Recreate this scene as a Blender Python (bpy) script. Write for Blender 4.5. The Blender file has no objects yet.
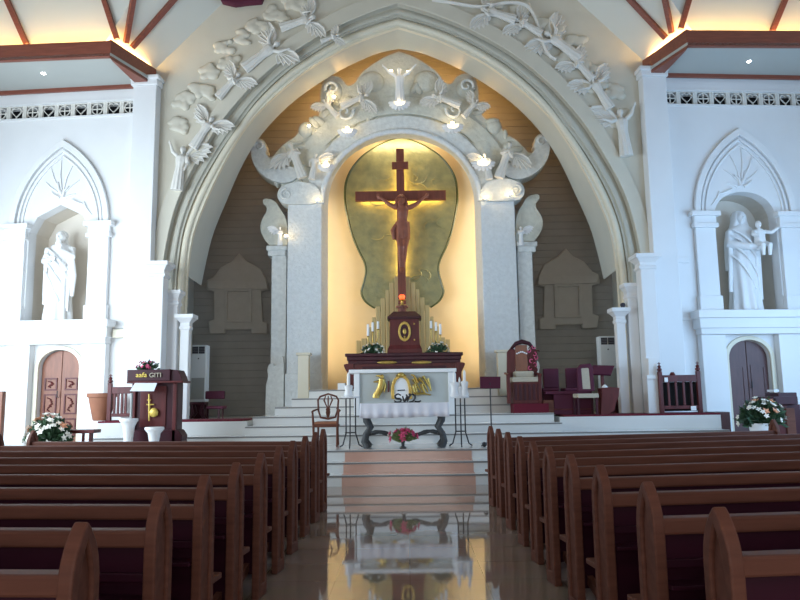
import bpy, bmesh, math, random
from mathutils import Vector, Matrix, Euler
from mathutils.geometry import tessellate_polygon
random.seed(7)
sin, cos, pi = math.sin, math.cos, math.pi
scene = bpy.context.scene
COL = scene.collection
# ------------------------------------------------------------------ camera
FPX, HC = 700.0, 1.46
PITCH, YAW, ROLL = math.radians(7.81), math.radians(0.49), math.radians(0.8)
RC = (Matrix.Rotation(YAW, 3, 'Z') @ Matrix.Rotation(pi/2 + PITCH, 3, 'X') @ Matrix.Rotation(-ROLL, 3, 'Z'))
CAM = Vector((0, 0, HC))
def ray(u, v):
    return (RC @ Vector((u - 400.0, 300.0 - v, -FPX)))
def P(u, v, Y):
    "point of the plane at distance Y seen at photo position u, v"
    d = ray(u, v); return CAM + d * (Y / d.y)
def X(u, v, Y): return P(u, v, Y).x
def Z(u, v, Y): return P(u, v, Y).z
CX = -0.09
YW = 15.5            # arch wall plane
TH = math.radians(4.5)
S0 = 5.52            # half width of the arch wall
def L(side, u, v):
    "side wall: photo position -> (s along the wall, height)"
    o = Vector((CX + side*S0, YW, 0)); n = Vector((side*sin(TH), -cos(TH), 0)); t = Vector((side*cos(TH), sin(TH), 0))
    d = ray(u, v); k = (o - CAM).dot(n)/d.dot(n); p = CAM + d*k
    return ((p - o).dot(t), p.z)
def W(side):
    "wall frame: x = along the wall outward, y = behind the wall face, z up"
    o = Vector((CX + side*S0, YW, 0)); n = Vector((side*sin(TH), -cos(TH), 0)); t = Vector((side*cos(TH), sin(TH), 0))
    return lambda x, y, z: o + t*x - n*y + Vector((0, 0, z))
# ------------------------------------------------------------------ materials
def _n(nt, t, **k):
    n = nt.nodes.new(t)
    for a, b in k.items(): setattr(n, a, b)
    return n
def mat(name, col, rough=0.5, metal=0.0, spec=0.5, vary=0.0, scale=6.0, stretch=(1, 1, 1), bump=0.0, bscale=30.0, col2=None, coat=0.0, emit=None, estr=0.0, wave=None, ior=1.5, trans=0.0):
    m = bpy.data.materials.new(name); m.use_nodes = True; nt = m.node_tree
    b = nt.nodes['Principled BSDF']
    b.inputs['Base Color'].default_value = (*col, 1); b.inputs['Roughness'].default_value = rough
    b.inputs['Metallic'].default_value = metal; b.inputs['Specular IOR Level'].default_value = spec
    b.inputs['Coat Weight'].default_value = coat; b.inputs['IOR'].default_value = ior
    b.inputs['Transmission Weight'].default_value = trans
    tc = _n(nt, 'ShaderNodeTexCoord'); mp = _n(nt, 'ShaderNodeMapping'); mp.inputs['Scale'].default_value = stretch
    nt.links.new(tc.outputs['Object'], mp.inputs['Vector'])
    if vary or col2:
        if wave:
            t = _n(nt, 'ShaderNodeTexWave'); t.bands_direction = wave; t.inputs['Scale'].default_value = scale
            t.inputs['Distortion'].default_value = 5; t.inputs['Detail'].default_value = 3; t.inputs['Detail Scale'].default_value = 1.5
            fac = t.outputs['Fac']
        else:
            t = _n(nt, 'ShaderNodeTexNoise'); t.inputs['Scale'].default_value = scale; t.inputs['Detail'].default_value = 5
            fac = t.outputs['Fac']
        nt.links.new(mp.outputs['Vector'], t.inputs['Vector'])
        r = _n(nt, 'ShaderNodeValToRGB')
        c2 = col2 or tuple(max(0, c*(1 - vary)) for c in col)
        r.color_ramp.elements[0].position = .3; r.color_ramp.elements[1].position = .7
        r.color_ramp.elements[0].color = (*c2, 1); r.color_ramp.elements[1].color = (*col, 1)
        nt.links.new(fac, r.inputs['Fac']); nt.links.new(r.outputs['Color'], b.inputs['Base Color'])
    if bump:
        t2 = _n(nt, 'ShaderNodeTexNoise'); t2.inputs['Scale'].default_value = bscale; t2.inputs['Detail'].default_value = 4
        nt.links.new(mp.outputs['Vector'], t2.inputs['Vector'])
        bp = _n(nt, 'ShaderNodeBump'); bp.inputs['Strength'].default_value = bump; bp.inputs['Distance'].default_value = .03
        nt.links.new(t2.outputs['Fac'], bp.inputs['Height']); nt.links.new(bp.outputs['Normal'], b.inputs['Normal'])
    if emit:
        b.inputs['Emission Color'].default_value = (*emit, 1); b.inputs['Emission Strength'].default_value = estr
    return m
M = dict(
 wall=mat('white_wall_paint', (.77, .77, .77), .55, vary=.04, scale=1.5, bump=.02, bscale=60),
 archwall=mat('cream_arch_plaster', (.63, .585, .48), .6, vary=.06, scale=2, bump=.05, bscale=25),
 moulding=mat('pale_moulding_stone', (.53, .505, .42), .5, vary=.08, scale=3, bump=.04, bscale=30),
 ridge=mat('cream_ridge_stone', (.72, .66, .52), .5, vary=.05, scale=3),
 relief=mat('white_relief_plaster', (.72, .69, .63), .6, vary=.05, scale=8, bump=.25, bscale=22),
 vault=mat('grey_vault_paint', (.53, .54, .49), .6, vary=.05, scale=2),
 siding=mat('brown_grey_siding', (.41, .395, .37), .6, vary=.1, scale=3),
 panel=mat('stone_relief_panel', (.55, .52, .47), .6, vary=.08, scale=5),
 retable=mat('pale_retable_stone', (.74, .755, .73), .6, vary=.18, scale=9, bump=.5, bscale=16),
 crown=mat('carved_crown_stone', (.66, .66, .58), .6, vary=.16, scale=8, bump=.6, bscale=14),
 pillar=mat('white_carved_pillar', (.72, .745, .75), .6, vary=.12, scale=10, bump=.9, bscale=14),
 niche=mat('cream_niche_plaster', (.80, .66, .42), .6, vary=.04, scale=3),
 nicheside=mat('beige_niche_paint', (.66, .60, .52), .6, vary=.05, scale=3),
 statue=mat('white_statue_plaster', (.80, .80, .80), .45, vary=.03, scale=8),
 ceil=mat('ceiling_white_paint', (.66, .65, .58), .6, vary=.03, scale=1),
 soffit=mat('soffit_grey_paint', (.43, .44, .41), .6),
 beam=mat('red_brown_beam', (.26, .075, .045), .4, vary=.3, scale=3, stretch=(1, 8, 8)),
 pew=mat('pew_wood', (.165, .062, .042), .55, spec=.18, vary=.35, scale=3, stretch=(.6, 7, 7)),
 pewshade=mat('pew_wood_in_shade', (.040, .004, .016), .5, spec=.25, vary=.3, scale=3, stretch=(.6, 7, 7)),  # the pew wood again, darkened to paint in the shade on the backs
 darkwood=mat('dark_mahogany', (.055, .007, .016), .4, spec=.35, vary=.4, scale=3, stretch=(3, 3, .5)),
 redwood=mat('red_mahogany', (.12, .020, .020), .4, spec=.35, vary=.35, scale=4, stretch=(3, 3, .5)),
 doorwood=mat('carved_door_wood', (.27, .10, .055), .45, vary=.3, scale=5, stretch=(3, 3, .6)),
 doordark=mat('dark_door_wood', (.11, .045, .045), .45, vary=.3, scale=5, stretch=(3, 3, .6)),
 crosswood=mat('cross_brown_wood', (.20, .055, .035), .45, vary=.3, scale=4, stretch=(4, 4, .6)),
 corpus=mat('carved_corpus_wood', (.27, .085, .05), .45, vary=.25, scale=9),
 glass=mat('gold_green_panel', (.33, .32, .16), .38, metal=.25, vary=0, col2=(.20, .21, .12), scale=4, bump=.5, bscale=7),
 glassrim=mat('dark_green_rim', (.07, .09, .03), .3),
 organ=mat('stepped_olive_panel', (.52, .42, .20), .5, vary=.15, scale=5, stretch=(6, 6, .5)),
 marble=mat('white_step_marble', (.72, .72, .70), .12, vary=.05, scale=1.5),
 edge_shade=mat('painted_step_shade', (.20, .20, .20), .3),
 pink=mat('salmon_marble', (.60, .37, .29), .12, vary=.12, scale=2.5),
 carpet=mat('maroon_carpet', (.13, .006, .02), .95, bump=.3, bscale=300),
 cloth=mat('white_altar_cloth', (.80, .81, .88), .8, bump=.1, bscale=60),
 white=mat('white_lacquer', (.84, .85, .86), .35),
 altargrey=mat('silver_grey_front', (.52, .55, .53), .5, vary=.06, scale=4),
 gold=mat('gold_leaf', (.62, .43, .12), .32, metal=.85, vary=.2, scale=20, bump=.3, bscale=40),
 goldpaint=mat('gold_paint', (.75, .55, .12), .4, metal=.4),
 iron=mat('dark_iron', (.045, .045, .05), .45, metal=.5, vary=.2, scale=30),
 ebony=mat('carved_grey_wood', (.07, .075, .08), .55, vary=.4, scale=25, bump=.5, bscale=40),
 wax=mat('white_wax', (.88, .88, .86), .45),
 acbody=mat('ac_white_plastic', (.70, .74, .76), .4),
 acgrille=mat('ac_grey_grille', (.34, .36, .35), .5),
 acdark=mat('ac_dark_vent', (.03, .03, .05), .4),
 maroon=mat('maroon_upholstery', (.075, .003, .024), .7, bump=.1, bscale=80),
 cream=mat('cream_upholstery', (.50, .44, .34), .8, vary=.1, scale=20),
 terracotta=mat('terracotta', (.33, .13, .07), .7, vary=.15, scale=6),
 leaf=mat('dark_green_leaf', (.045, .10, .045), .5, vary=.5, scale=15),
 leaf2=mat('pale_green_leaf', (.20, .30, .12), .5, vary=.3, scale=15),
 petalw=mat('white_petal', (.85, .82, .74), .6), petalp=mat('pink_petal', (.72, .10, .22), .55, vary=.3, scale=30),
 petalc=mat('peach_petal', (.75, .35, .20), .6),
 paper=mat('white_paper', (.80, .84, .92), .6), black=mat('black_void', (.006, .006, .008), .9),
 cross_lamp=mat('red_lamp_glow', (.6, .08, .03), .4, emit=(1, .10, .02), estr=2.2),
 bulb=mat('warm_bulb_glow', (1, .8, .5), .4, emit=(1, .72, .34), estr=22),
 dbulb=mat('downlight_glow', (1, 1, 1), .4, emit=(1, .97, .9), estr=25),
 led=mat('warm_led_glow', (1, .8, .4), .4, emit=(1, .66, .25), estr=55),
 halo=mat('yellow_led_glow', (1, .8, .3), .4, emit=(1, .62, .12), estr=14),
 floor=None)
def floor_mat():
    m = bpy.data.materials.new('polished_floor_marble'); m.use_nodes = True; nt = m.node_tree; b = nt.nodes['Principled BSDF']
    tc = _n(nt, 'ShaderNodeTexCoord'); br = _n(nt, 'ShaderNodeTexBrick'); br.offset = 0.0
    br.inputs['Color1'].default_value = (.36, .27, .22, 1); br.inputs['Color2'].default_value = (.335, .25, .20, 1); br.inputs['Mortar'].default_value = (.26, .19, .15, 1)
    br.inputs['Scale'].default_value = 1; br.inputs['Mortar Size'].default_value = .004; br.inputs['Brick Width'].default_value = .6; br.inputs['Row Height'].default_value = .6
    no = _n(nt, 'ShaderNodeTexNoise'); no.inputs['Scale'].default_value = 3; no.inputs['Detail'].default_value = 6
    mx = _n(nt, 'ShaderNodeMixRGB', blend_type='MULTIPLY'); mx.inputs['Fac'].default_value = .25
    nt.links.new(tc.outputs['Object'], br.inputs['Vector']); nt.links.new(tc.outputs['Object'], no.inputs['Vector'])
    nt.links.new(br.outputs['Color'], mx.inputs['Color1']); nt.links.new(no.outputs['Color'], mx.inputs['Color2'])
    nt.links.new(mx.outputs['Color'], b.inputs['Base Color'])
    b.inputs['Roughness'].default_value = .035; b.inputs['IOR'].default_value = 2.1; b.inputs['Specular IOR Level'].default_value = .5
    return m
M['floor'] = floor_mat()
# ------------------------------------------------------------------ mesh builder
ORG = {}
class MB:
    def __init__(s, tf=None): s.v, s.f, s.tf = [], [], tf
    def add(s, vs, fs):
        n = len(s.v); s.v += [s.tf(*p) if s.tf else Vector(p) for p in vs]; s.f += [tuple(i + n for i in f) for f in fs]; return s
    def box(s, x0, x1, y0, y1, z0, z1):
        return s.add([(x0,y0,z0),(x1,y0,z0),(x1,y1,z0),(x0,y1,z0),(x0,y0,z1),(x1,y0,z1),(x1,y1,z1),(x0,y1,z1)],
              [(0,3,2,1),(4,5,6,7),(0,1,5,4),(1,2,6,5),(2,3,7,6),(3,0,4,7)])
    def prism(s, poly, lo, hi, ax='y'):
        f = {'y': lambda a, b, c: (a, c, b), 'x': lambda a, b, c: (c, a, b), 'z': lambda a, b, c: (a, b, c)}[ax]
        n = len(poly); vs = [f(a, b, lo) for a, b in poly] + [f(a, b, hi) for a, b in poly]
        tr = tessellate_polygon([[Vector((a, b, 0)) for a, b in poly]])
        fs = [tuple(t) for t in tr] + [tuple(i + n for i in reversed(t)) for t in tr] + [(i, (i+1) % n, (i+1) % n + n, i + n) for i in range(n)]
        return s.add(vs, fs)
    def holed(s, outer, holes, lo, hi, ax='y', back=True):
        f = {'y': lambda a, b, c: (a, c, b), 'x': lambda a, b, c: (c, a, b), 'z': lambda a, b, c: (a, b, c)}[ax]
        loops = [outer] + holes; flat = [p for l in loops for p in l]; n = len(flat)
        tr = tessellate_polygon([[Vector((a, b, 0)) for a, b in l] for l in loops])
        vs = [f(a, b, lo) for a, b in flat] + [f(a, b, hi) for a, b in flat]; fs = [tuple(t) for t in tr]
        if back: fs += [tuple(i + n for i in reversed(t)) for t in tr]
        k = 0
        for l in loops:
            m = len(l); fs += [(k+i, k+(i+1) % m, k+(i+1) % m + n, k+i+n) for i in range(m)]; k += m
        return s.add(vs, fs)
    def strip(s, A, B, lo, hi):
        "solid band between polylines A and B (x,z), from y=lo to y=hi"
        n = len(A); vs = [(a, lo, b) for a, b in A] + [(a, lo, b) for a, b in B] + [(a, hi, b) for a, b in A] + [(a, hi, b) for a, b in B]
        fs = []
        for i in range(n-1):
            fs += [(i, i+1, n+i+1, n+i), (2*n+i, 3*n+i, 3*n+i+1, 2*n+i+1), (i, 2*n+i, 2*n+i+1, i+1), (n+i, n+i+1, 3*n+i+1, 3*n+i)]
        fs += [(0, n, 3*n, 2*n), (n-1, 3*n-1, 4*n-1, 2*n-1)]
        return s.add(vs, fs)
    def lathe(s, prof, cx=0, cy=0, seg=20, fold=0, amp=0, sx=1, sy=1, z0=0):
        n = seg; vs = []
        for r, z in prof:
            for i in range(n):
                a = 2*pi*i/n; rr = r*(1 + amp*cos(fold*a)) if fold else r
                vs.append((cx + rr*cos(a)*sx, cy + rr*sin(a)*sy, z0 + z))
        fs = [tuple(reversed(range(n))), tuple(range(len(vs)-n, len(vs)))]
        for j in range(len(prof)-1):
            for i in range(n): fs.append((j*n+i, j*n+(i+1) % n, (j+1)*n+(i+1) % n, (j+1)*n+i))
        return s.add(vs, fs)
    def rings(s, R, seg=28):
        "R: list of (cx,cy,z,rx,ry,foldcount,amp,phase)"
        vs = []
        for cx, cy, z, rx, ry, k, amp, ph in R:
            for i in range(seg):
                a = 2*pi*i/seg; m = 1 + amp*cos(k*a + ph); vs.append((cx + rx*cos(a)*m, cy + ry*sin(a)*m, z))
        n = seg; fs = [tuple(reversed(range(n))), tuple(range(len(vs)-n, len(vs)))]
        for j in range(len(R)-1):
            for i in range(n): fs.append((j*n+i, j*n+(i+1) % n, (j+1)*n+(i+1) % n, (j+1)*n+i))
        return s.add(vs, fs)
    def tube(s, pts, r, seg=8, flat=1.0):
        pts = [Vector(p) for p in pts]; n = len(pts); rs = r if isinstance(r, (list, tuple)) else [r]*n; vs = []
        up = None
        for i, p in enumerate(pts):
            t = (pts[min(i+1, n-1)] - pts[max(i-1, 0)]).normalized()
            if up is None:
                up = Vector((0, 0, 1)) if abs(t.z) < .9 else Vector((0, 1, 0))
            a = t.cross(up).normalized(); b = a.cross(t).normalized(); up = b
            for k in range(seg):
                q = 2*pi*k/seg; w = p + a*cos(q)*rs[i] + b*sin(q)*rs[i]*flat; vs.append(tuple(w))
        fs = [tuple(reversed(range(seg))), tuple(range(len(vs)-seg, len(vs)))]
        for j in range(n-1):
            for k in range(seg): fs.append((j*seg+k, j*seg+(k+1) % seg, (j+1)*seg+(k+1) % seg, (j+1)*seg+k))
        return s.add(vs, fs)
    def ell(s, c, r, seg=14, rings=8):
        c = Vector(c); vs = [(c.x, c.y, c.z - r[2])]
        for j in range(1, rings):
            t = -pi/2 + pi*j/rings
            for i in range(seg):
                a = 2*pi*i/seg; vs.append((c.x + r[0]*cos(t)*cos(a), c.y + r[1]*cos(t)*sin(a), c.z + r[2]*sin(t)))
        vs.append((c.x, c.y, c.z + r[2])); fs = []; top = len(vs)-1
        for i in range(seg): fs.append((0, 1+(i+1) % seg, 1+i)); fs.append((top, 1+(rings-2)*seg+i, 1+(rings-2)*seg+(i+1) % seg))
        for j in range(rings-2):
            for i in range(seg): fs.append((1+j*seg+i, 1+j*seg+(i+1) % seg, 1+(j+1)*seg+(i+1) % seg, 1+(j+1)*seg+i))
        return s.add(vs, fs)
    def quad(s, a, b, c, d): return s.add([a, b, c, d], [(0, 1, 2, 3)])
    def slab(s, a, b, c, d, off):
        "quad thickened by vector off"
        q = [Vector(a), Vector(b), Vector(c), Vector(d)]; o = Vector(off)
        return s.add([tuple(p) for p in q] + [tuple(p + o) for p in q], [(0,1,2,3),(7,6,5,4),(0,4,5,1),(1,5,6,2),(2,6,7,3),(3,7,4,0)])
    def build(s, name, m, parent=None, smooth=False, bevel=0, remesh=0, label=None, sub=0):
        if not s.v: return None
        me = bpy.data.meshes.new(name)
        if parent is not None: org = ORG.get(parent.name, Vector((0, 0, 0)))
        else:
            xs = [p.x for p in s.v]; ys = [p.y for p in s.v]; zs = [p.z for p in s.v]
            org = Vector(((min(xs)+max(xs))/2, (min(ys)+max(ys))/2, min(zs)))
        me.from_pydata([tuple(p - org) for p in s.v], [], s.f)
        bm = bmesh.new(); bm.from_mesh(me); bmesh.ops.recalc_face_normals(bm, faces=bm.faces); bm.to_mesh(me); bm.free()
        me.materials.append(M[m] if isinstance(m, str) else m)
        if smooth:
            for p in me.polygons: p.use_smooth = True
        o = bpy.data.objects.new(name, me); COL.objects.link(o)
        if parent is not None: o.parent = parent; ORG[o.name] = org
        else: o.location = org; ORG[o.name] = org
        if bevel:
            b = o.modifiers.new('bevel', 'BEVEL'); b.width = bevel; b.segments = 2; b.limit_method = 'ANGLE'; b.angle_limit = .6
        if remesh:
            r = o.modifiers.new('remesh', 'REMESH'); r.mode = 'VOXEL'; r.voxel_size = remesh; r.use_smooth_shade = True
            w = o.modifiers.new('smooth', 'SMOOTH'); w.factor = .5; w.iterations = 3
        if smooth and not remesh and not bevel:
            me.set_sharp_from_angle(angle=math.radians(50)) if hasattr(me, 'set_sharp_from_angle') else None
        if label: o['label'] = label
        return o
def thing(name, label, cat, loc=(0, 0, 0), rz=0, group=None):
    o = bpy.data.objects.new(name, None); COL.objects.link(o); o.location = loc; o.rotation_euler = (0, 0, rz)
    o.empty_display_size = .1
    o['label'] = label; o['category'] = cat
    if group: o['group'] = group
    ORG[o.name] = Vector(loc) if rz == 0 else Vector((0, 0, 0))
    return o
def tag(o, label, cat, group=None, kind=None):
    o['label'] = label; o['category'] = cat
    if group: o['group'] = group
    if kind: o['kind'] = kind
    return o
def struct(o, label=None):
    o['kind'] = 'structure'
    if label: o['label'] = label
    return o
def local(o):
    ORG[o.name] = Vector((0, 0, 0)); return o
def dup(root, loc, rz=0, label=None, group=None, mirror=False):
    r = root.copy(); COL.objects.link(r); r.location = loc; r.rotation_euler = (0, 0, rz)
    if mirror: r.scale = (-root.scale[0], root.scale[1], root.scale[2])
    if label: r['label'] = label
    if group: r['group'] = group
    for ch in list(root.children):
        c = ch.copy(); COL.objects.link(c); c.parent = r
        for g in list(ch.children):
            d = g.copy(); COL.objects.link(d); d.parent = c
    return r
def smooth_curve(pts, n=6):
    "Catmull-Rom through 2-D points"
    out = []; m = len(pts)
    for i in range(m-1):
        p0, p1, p2, p3 = pts[max(i-1, 0)], pts[i], pts[i+1], pts[min(i+2, m-1)]
        for k in range(n):
            t = k/n
            out.append(tuple(.5*((2*p1[j]) + (-p0[j]+p2[j])*t + (2*p0[j]-5*p1[j]+4*p2[j]-p3[j])*t*t + (-p0[j]+3*p1[j]-3*p2[j]+p3[j])*t**3) for j in range(2)))
    out.append(tuple(pts[-1])); return out
def px(pts, Y):
    "photo outline -> (x,z) outline at distance Y"
    r = []
    for u, v in pts:
        p = P(u, v, Y); r.append((p.x, p.z))
    return r
def mir(poly, cx=CX): return [(2*cx - a, b) for a, b in poly]
# ================================================================== THE SETTING
def half(pts, Y):
    r = []
    for u, v in pts:
        p = P(u, v, Y); r.append((abs(p.x - CX), p.z))
    r[-1] = (0.0, r[-1][1]); return r
def resample(pts, n=30):
    d = [0]
    for a, b in zip(pts, pts[1:]): d.append(d[-1] + math.hypot(a[0]-b[0], a[1]-b[1]))
    out = []; j = 0
    for i in range(n+1):
        t = d[-1]*i/n
        while j < len(d)-2 and d[j+1] < t: j += 1
        q = (t - d[j])/(d[j+1]-d[j]); out.append((pts[j][0]+(pts[j+1][0]-pts[j][0])*q, pts[j][1]+(pts[j+1][1]-pts[j][1])*q))
    return out
R0 = half([(161.5,276),(168,238),(176,207),(187,181),(200,157),(216,130),(245,94),(275,66),(306,44.5),(340,26),(372,12.5),(398,4)], YW)
R1 = half([(176,276),(181,238),(189,210),(202,181),(219,152),(236,127.5),(257,99),(284,73),(309,55),(340,37),(370,24.5),(398,16)], YW+.1)
R2 = half([(187,276),(192,238),(204,204),(219,172),(233,146),(250,121),(272,98),(297,77),(322,60),(356,42),(380,33),(398,27)], YW+.2)
R3 = half([(212,238),(227,200),(243,164),(262,134),(292,103),(332,75),(366,58),(383,52),(398,49)], YW+1.6)
def curve(R, zb):
    c = resample(smooth_curve(R, 6), 36); return [(c[0][0] + .03, zb)] + c
def both(h):   # half curve -> full outline left to right
    l = [(CX - a, b) for a, b in h]; r = [(CX + a, b) for a, b in h][:-1]; r.reverse(); return l + r
ZT = 13.2
ZB = .5
c0, c1, c2 = both(curve(R0, ZB)), both(curve(R1, ZB)), both(curve(R2, ZB))
R00 = [(a*1.0 + (.30 if i < len(R0)-1 else 0), b + (.30*(i/(len(R0)-1))**1.0)) for i, (a, b) in enumerate(R0)]
c00 = both(curve(R00, 4.2))
mb = MB(); mb.holed([(CX-S0-.3, ZB), (CX-S0-.3, ZT), (CX+S0+.3, ZT), (CX+S0+.3, ZB)][::1][:2] + [(CX+S0+.3, ZT), (CX+S0+.3, ZB)] + c0[::-1], [], YW, YW+.34)
struct(mb.build('wall_arch', 'archwall'))
c0b = both(curve(R0, 4.2))
mb = MB(); mb.strip(c00, c0b, YW-.05, YW+.05); struct(mb.build('trim_1', 'archwall', bevel=.02))
mb = MB(); mb.strip(c0, c1, YW+.13, YW+.36); struct(mb.build('trim_2', 'moulding'))
inner = lambda a, b, t: [(p[0]*(1-t)+q[0]*t, p[1]*(1-t)+q[1]*t) for p, q in zip(a, b)]
mb = MB(); mb.strip(inner(c0, c1, .30), inner(c0, c1, .78), YW+.07, YW+.15); struct(mb.build('trim_3', 'moulding', bevel=.03))
mb = MB(); mb.strip(c1, c2, YW+.2, YW+.31); struct(mb.build('trim_4', 'ridge'))
ridge = [Vector((p[0], YW+.2, p[1])) for p in inner(c1, c2, .42)]
mb = MB(); mb.tube(ridge, .075, 10); struct(mb.build('trim_5', 'ridge', smooth=True))
# barrel vault between the arch and the apse
zv = P(187, 276, YW+.4).z
h2 = resample(smooth_curve(R2, 6), 36); h3 = resample(smooth_curve([(R3[0][0]+.24, R2[0][1])] + R3, 6), 36)
f2, f3 = both(h2), both(h3)
mb = MB(); n = len(f2)
vs = [(a, YW+.28, b) for a, b in f2] + [(a, YW+1.6, b) for a, b in f3] + [(a + (-.0 if 1 else 0), YW+.28, b+.12) for a, b in f2] + [(a, YW+1.6, b+.12) for a, b in f3]
vs = [(a, YW+.28, b) for a, b in f2] + [(a, YW+1.6, b) for a, b in f3] + [(CX+(a-CX)*1.03, YW+.28, b+.12) for a, b in f2] + [(CX+(a-CX)*1.03, YW+1.6, b+.12) for a, b in f3]
fs = []
for i in range(n-1):
    fs += [(i, i+1, n+i+1, n+i), (2*n+i, 3*n+i, 3*n+i+1, 2*n+i+1), (n+i, n+i+1, 3*n+i+1, 3*n+i), (i, 2*n+i, 2*n+i+1, i+1)]
fs += [(0, n, 3*n, 2*n), (n-1, 3*n-1, 4*n-1, 2*n-1)]
mb.add(vs, fs); struct(mb.build('ceiling_vault', 'vault', smooth=True))
# apse room behind
YB = 19.1; XA = S0 + .25
mb = MB()
for i in range(60):
    z0 = 1.0 + i*.2; mb.add([(CX-XA, YB, z0), (CX+XA, YB, z0), (CX+XA, YB-.018, z0+.008), (CX-XA, YB-.018, z0+.008), (CX+XA, YB-.012, z0+.2), (CX-XA, YB-.012, z0+.2), (CX-XA, YB+.1, z0), (CX+XA, YB+.1, z0), (CX-XA, YB+.1, z0+.2), (CX+XA, YB+.1, z0+.2)],
        [(0,1,2,3),(3,2,4,5),(6,8,9,7),(0,3,5,8,6),(1,7,9,4,2)])
struct(mb.build('wall_back', 'siding'))
for s, nme in ((-1, 'wall_apse_left'), (1, 'wall_apse_right')):
    mb = MB(); x = CX + s*XA; mb.box(min(x, x+s*.15), max(x, x+s*.15), YW+.34, YB+.1, ZB, ZT); struct(mb.build(nme, 'vault'))
mb = MB(); mb.box(CX-XA, CX+XA, YW+.34, YB+.1, ZT-.2, ZT); struct(mb.build('ceiling_apse', 'vault'))
# ---- floors and steps
mb = MB(); mb.box(-11, 11, -8, 12.5, -.2, 0); struct(mb.build('floor', 'floor'))
def steprun(name, x0, x1, y0, y1, z0, z1, m='marble'):
    mb = MB(); mb.box(x0, x1, y0, y1, z0, z1); return struct(mb.build(name, m))
def edge_shade(mb, x0, x1, y, z): mb.box(x0, x1, y-.012, y+.003, z-.032, z-.006)  # thin dark bar that paints the shadow line below a step edge
k = .18
Y1, Y2, Y3 = 11.8, 12.1, 12.4
steprun('step_1', -11, 11, Y1, Y2, 0, k); steprun('step_2', -11, 11, Y2, Y3, 0, 2*k)
steprun('floor_sanctuary', -11, 11, Y3, 19.3, 0, 3*k)
SX = 6.28
steprun('step_4', -SX, SX, 13.95, 14.3, 3*k, 4*k)
steprun('floor_side_platform_left', -SX, CX-3.15, 14.3, 19.1, 3*k, 1.0)
steprun('floor_side_platform_right', CX+3.15, SX, 14.3, 19.1, 3*k, 1.0)
steprun('step_5', CX-3.15, CX+3.15, 14.12, 19.1, 3*k, 5*k)
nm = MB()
for y, z in ((Y1, k), (Y2, 2*k), (Y3, 3*k)): edge_shade(nm, -11, 11, y, z)
edge_shade(nm, -SX, SX, 13.95, 4*k); edge_shade(nm, CX-3.15, CX+3.15, 14.12, 5*k)
for i, (w, y) in enumerate(((3.05, 14.38), (2.78, 15.3), (2.45, 15.5), (2.1, 15.7))):
    z = (6+i)*k; steprun('step_%d' % (6+i), CX-w, CX+w, y, 17.4 if i < 3 else 18.6, z-k, z); edge_shade(nm, CX-w, CX+w, y, z)
struct(nm.build('trim_step_edge_shade', 'edge_shade'))
pm = MB()
for y, z, y2 in ((Y1, 0, Y2), (Y2, k, Y3), (Y3, 2*k, 12.42)):
    pm.box(-1.1, 1.1, y-.006, y, z, z+k-.035); pm.box(-1.1, 1.1, y, y2-.006, z+k, z+k+.004)
struct(pm.build('trim_pink_marble', 'pink'))
for s in (-1, 1):
    cm = MB(); a, b = sorted((s*(3.25)+CX, s*SX)); cm.box(a, b, 14.32, 15.2, 1.0, 1.035)
    tag(cm.build('sanctuary_carpet', 'carpet'), 'maroon carpet on the raised side platform %s of the altar steps' % ('left' if s < 0 else 'right'), 'carpet', 'maroon carpets')
# ---- side walls with niche, door and vent strip
def arc_pts(cx, z0, w, zt, n=14, pw=1.0):
    "arch outline from (cx-w,z0) over (cx,zt) to (cx+w,z0)"
    o = []
    for i in range(2*n+1):
        a = pi - pi*i/(2*n); o.append((cx + w*cos(a), z0 + (zt-z0)*abs(sin(a))**pw))
    return o
def gothic(cx, z0, w, zt, n=12):
    r = zt - z0; c = (r*r - w*w)/(2*w); R = w + c; a0 = math.atan2(r, c); l = []
    for i in range(n+1):
        a = a0*i/n; l.append((cx + c - R*cos(a), z0 + R*sin(a)))
    return l + [(2*cx - x, z) for x, z in reversed(l[:-1])]
l_ = lambda u, v: L(-1, u, v)
sn = l_(58, 250)[0]                       # niche axis
zled = l_(58, 326)[1]; zledb = l_(58, 345)[1]
zn0 = l_(58, 322)[1]
wn = abs(l_(27, 270)[0] - l_(88, 270)[0])/2
snn = (l_(27, 270)[0] + l_(88, 270)[0])/2
zv0, zv1 = l_(60, 117)[1], l_(60, 104)[1]
dcs = (l_(38, 390)[0] + l_(79, 390)[0])/2; dw = abs(l_(38, 390)[0] - l_(79, 390)[0])/2
zdt = l_(58, 350)[1]; SE = 6.0; ZC = l_(60, 89)[1]
pil0, pil1 = .04, l_(135, 180)[0]
zpil = l_(146, 84)[1]
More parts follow.
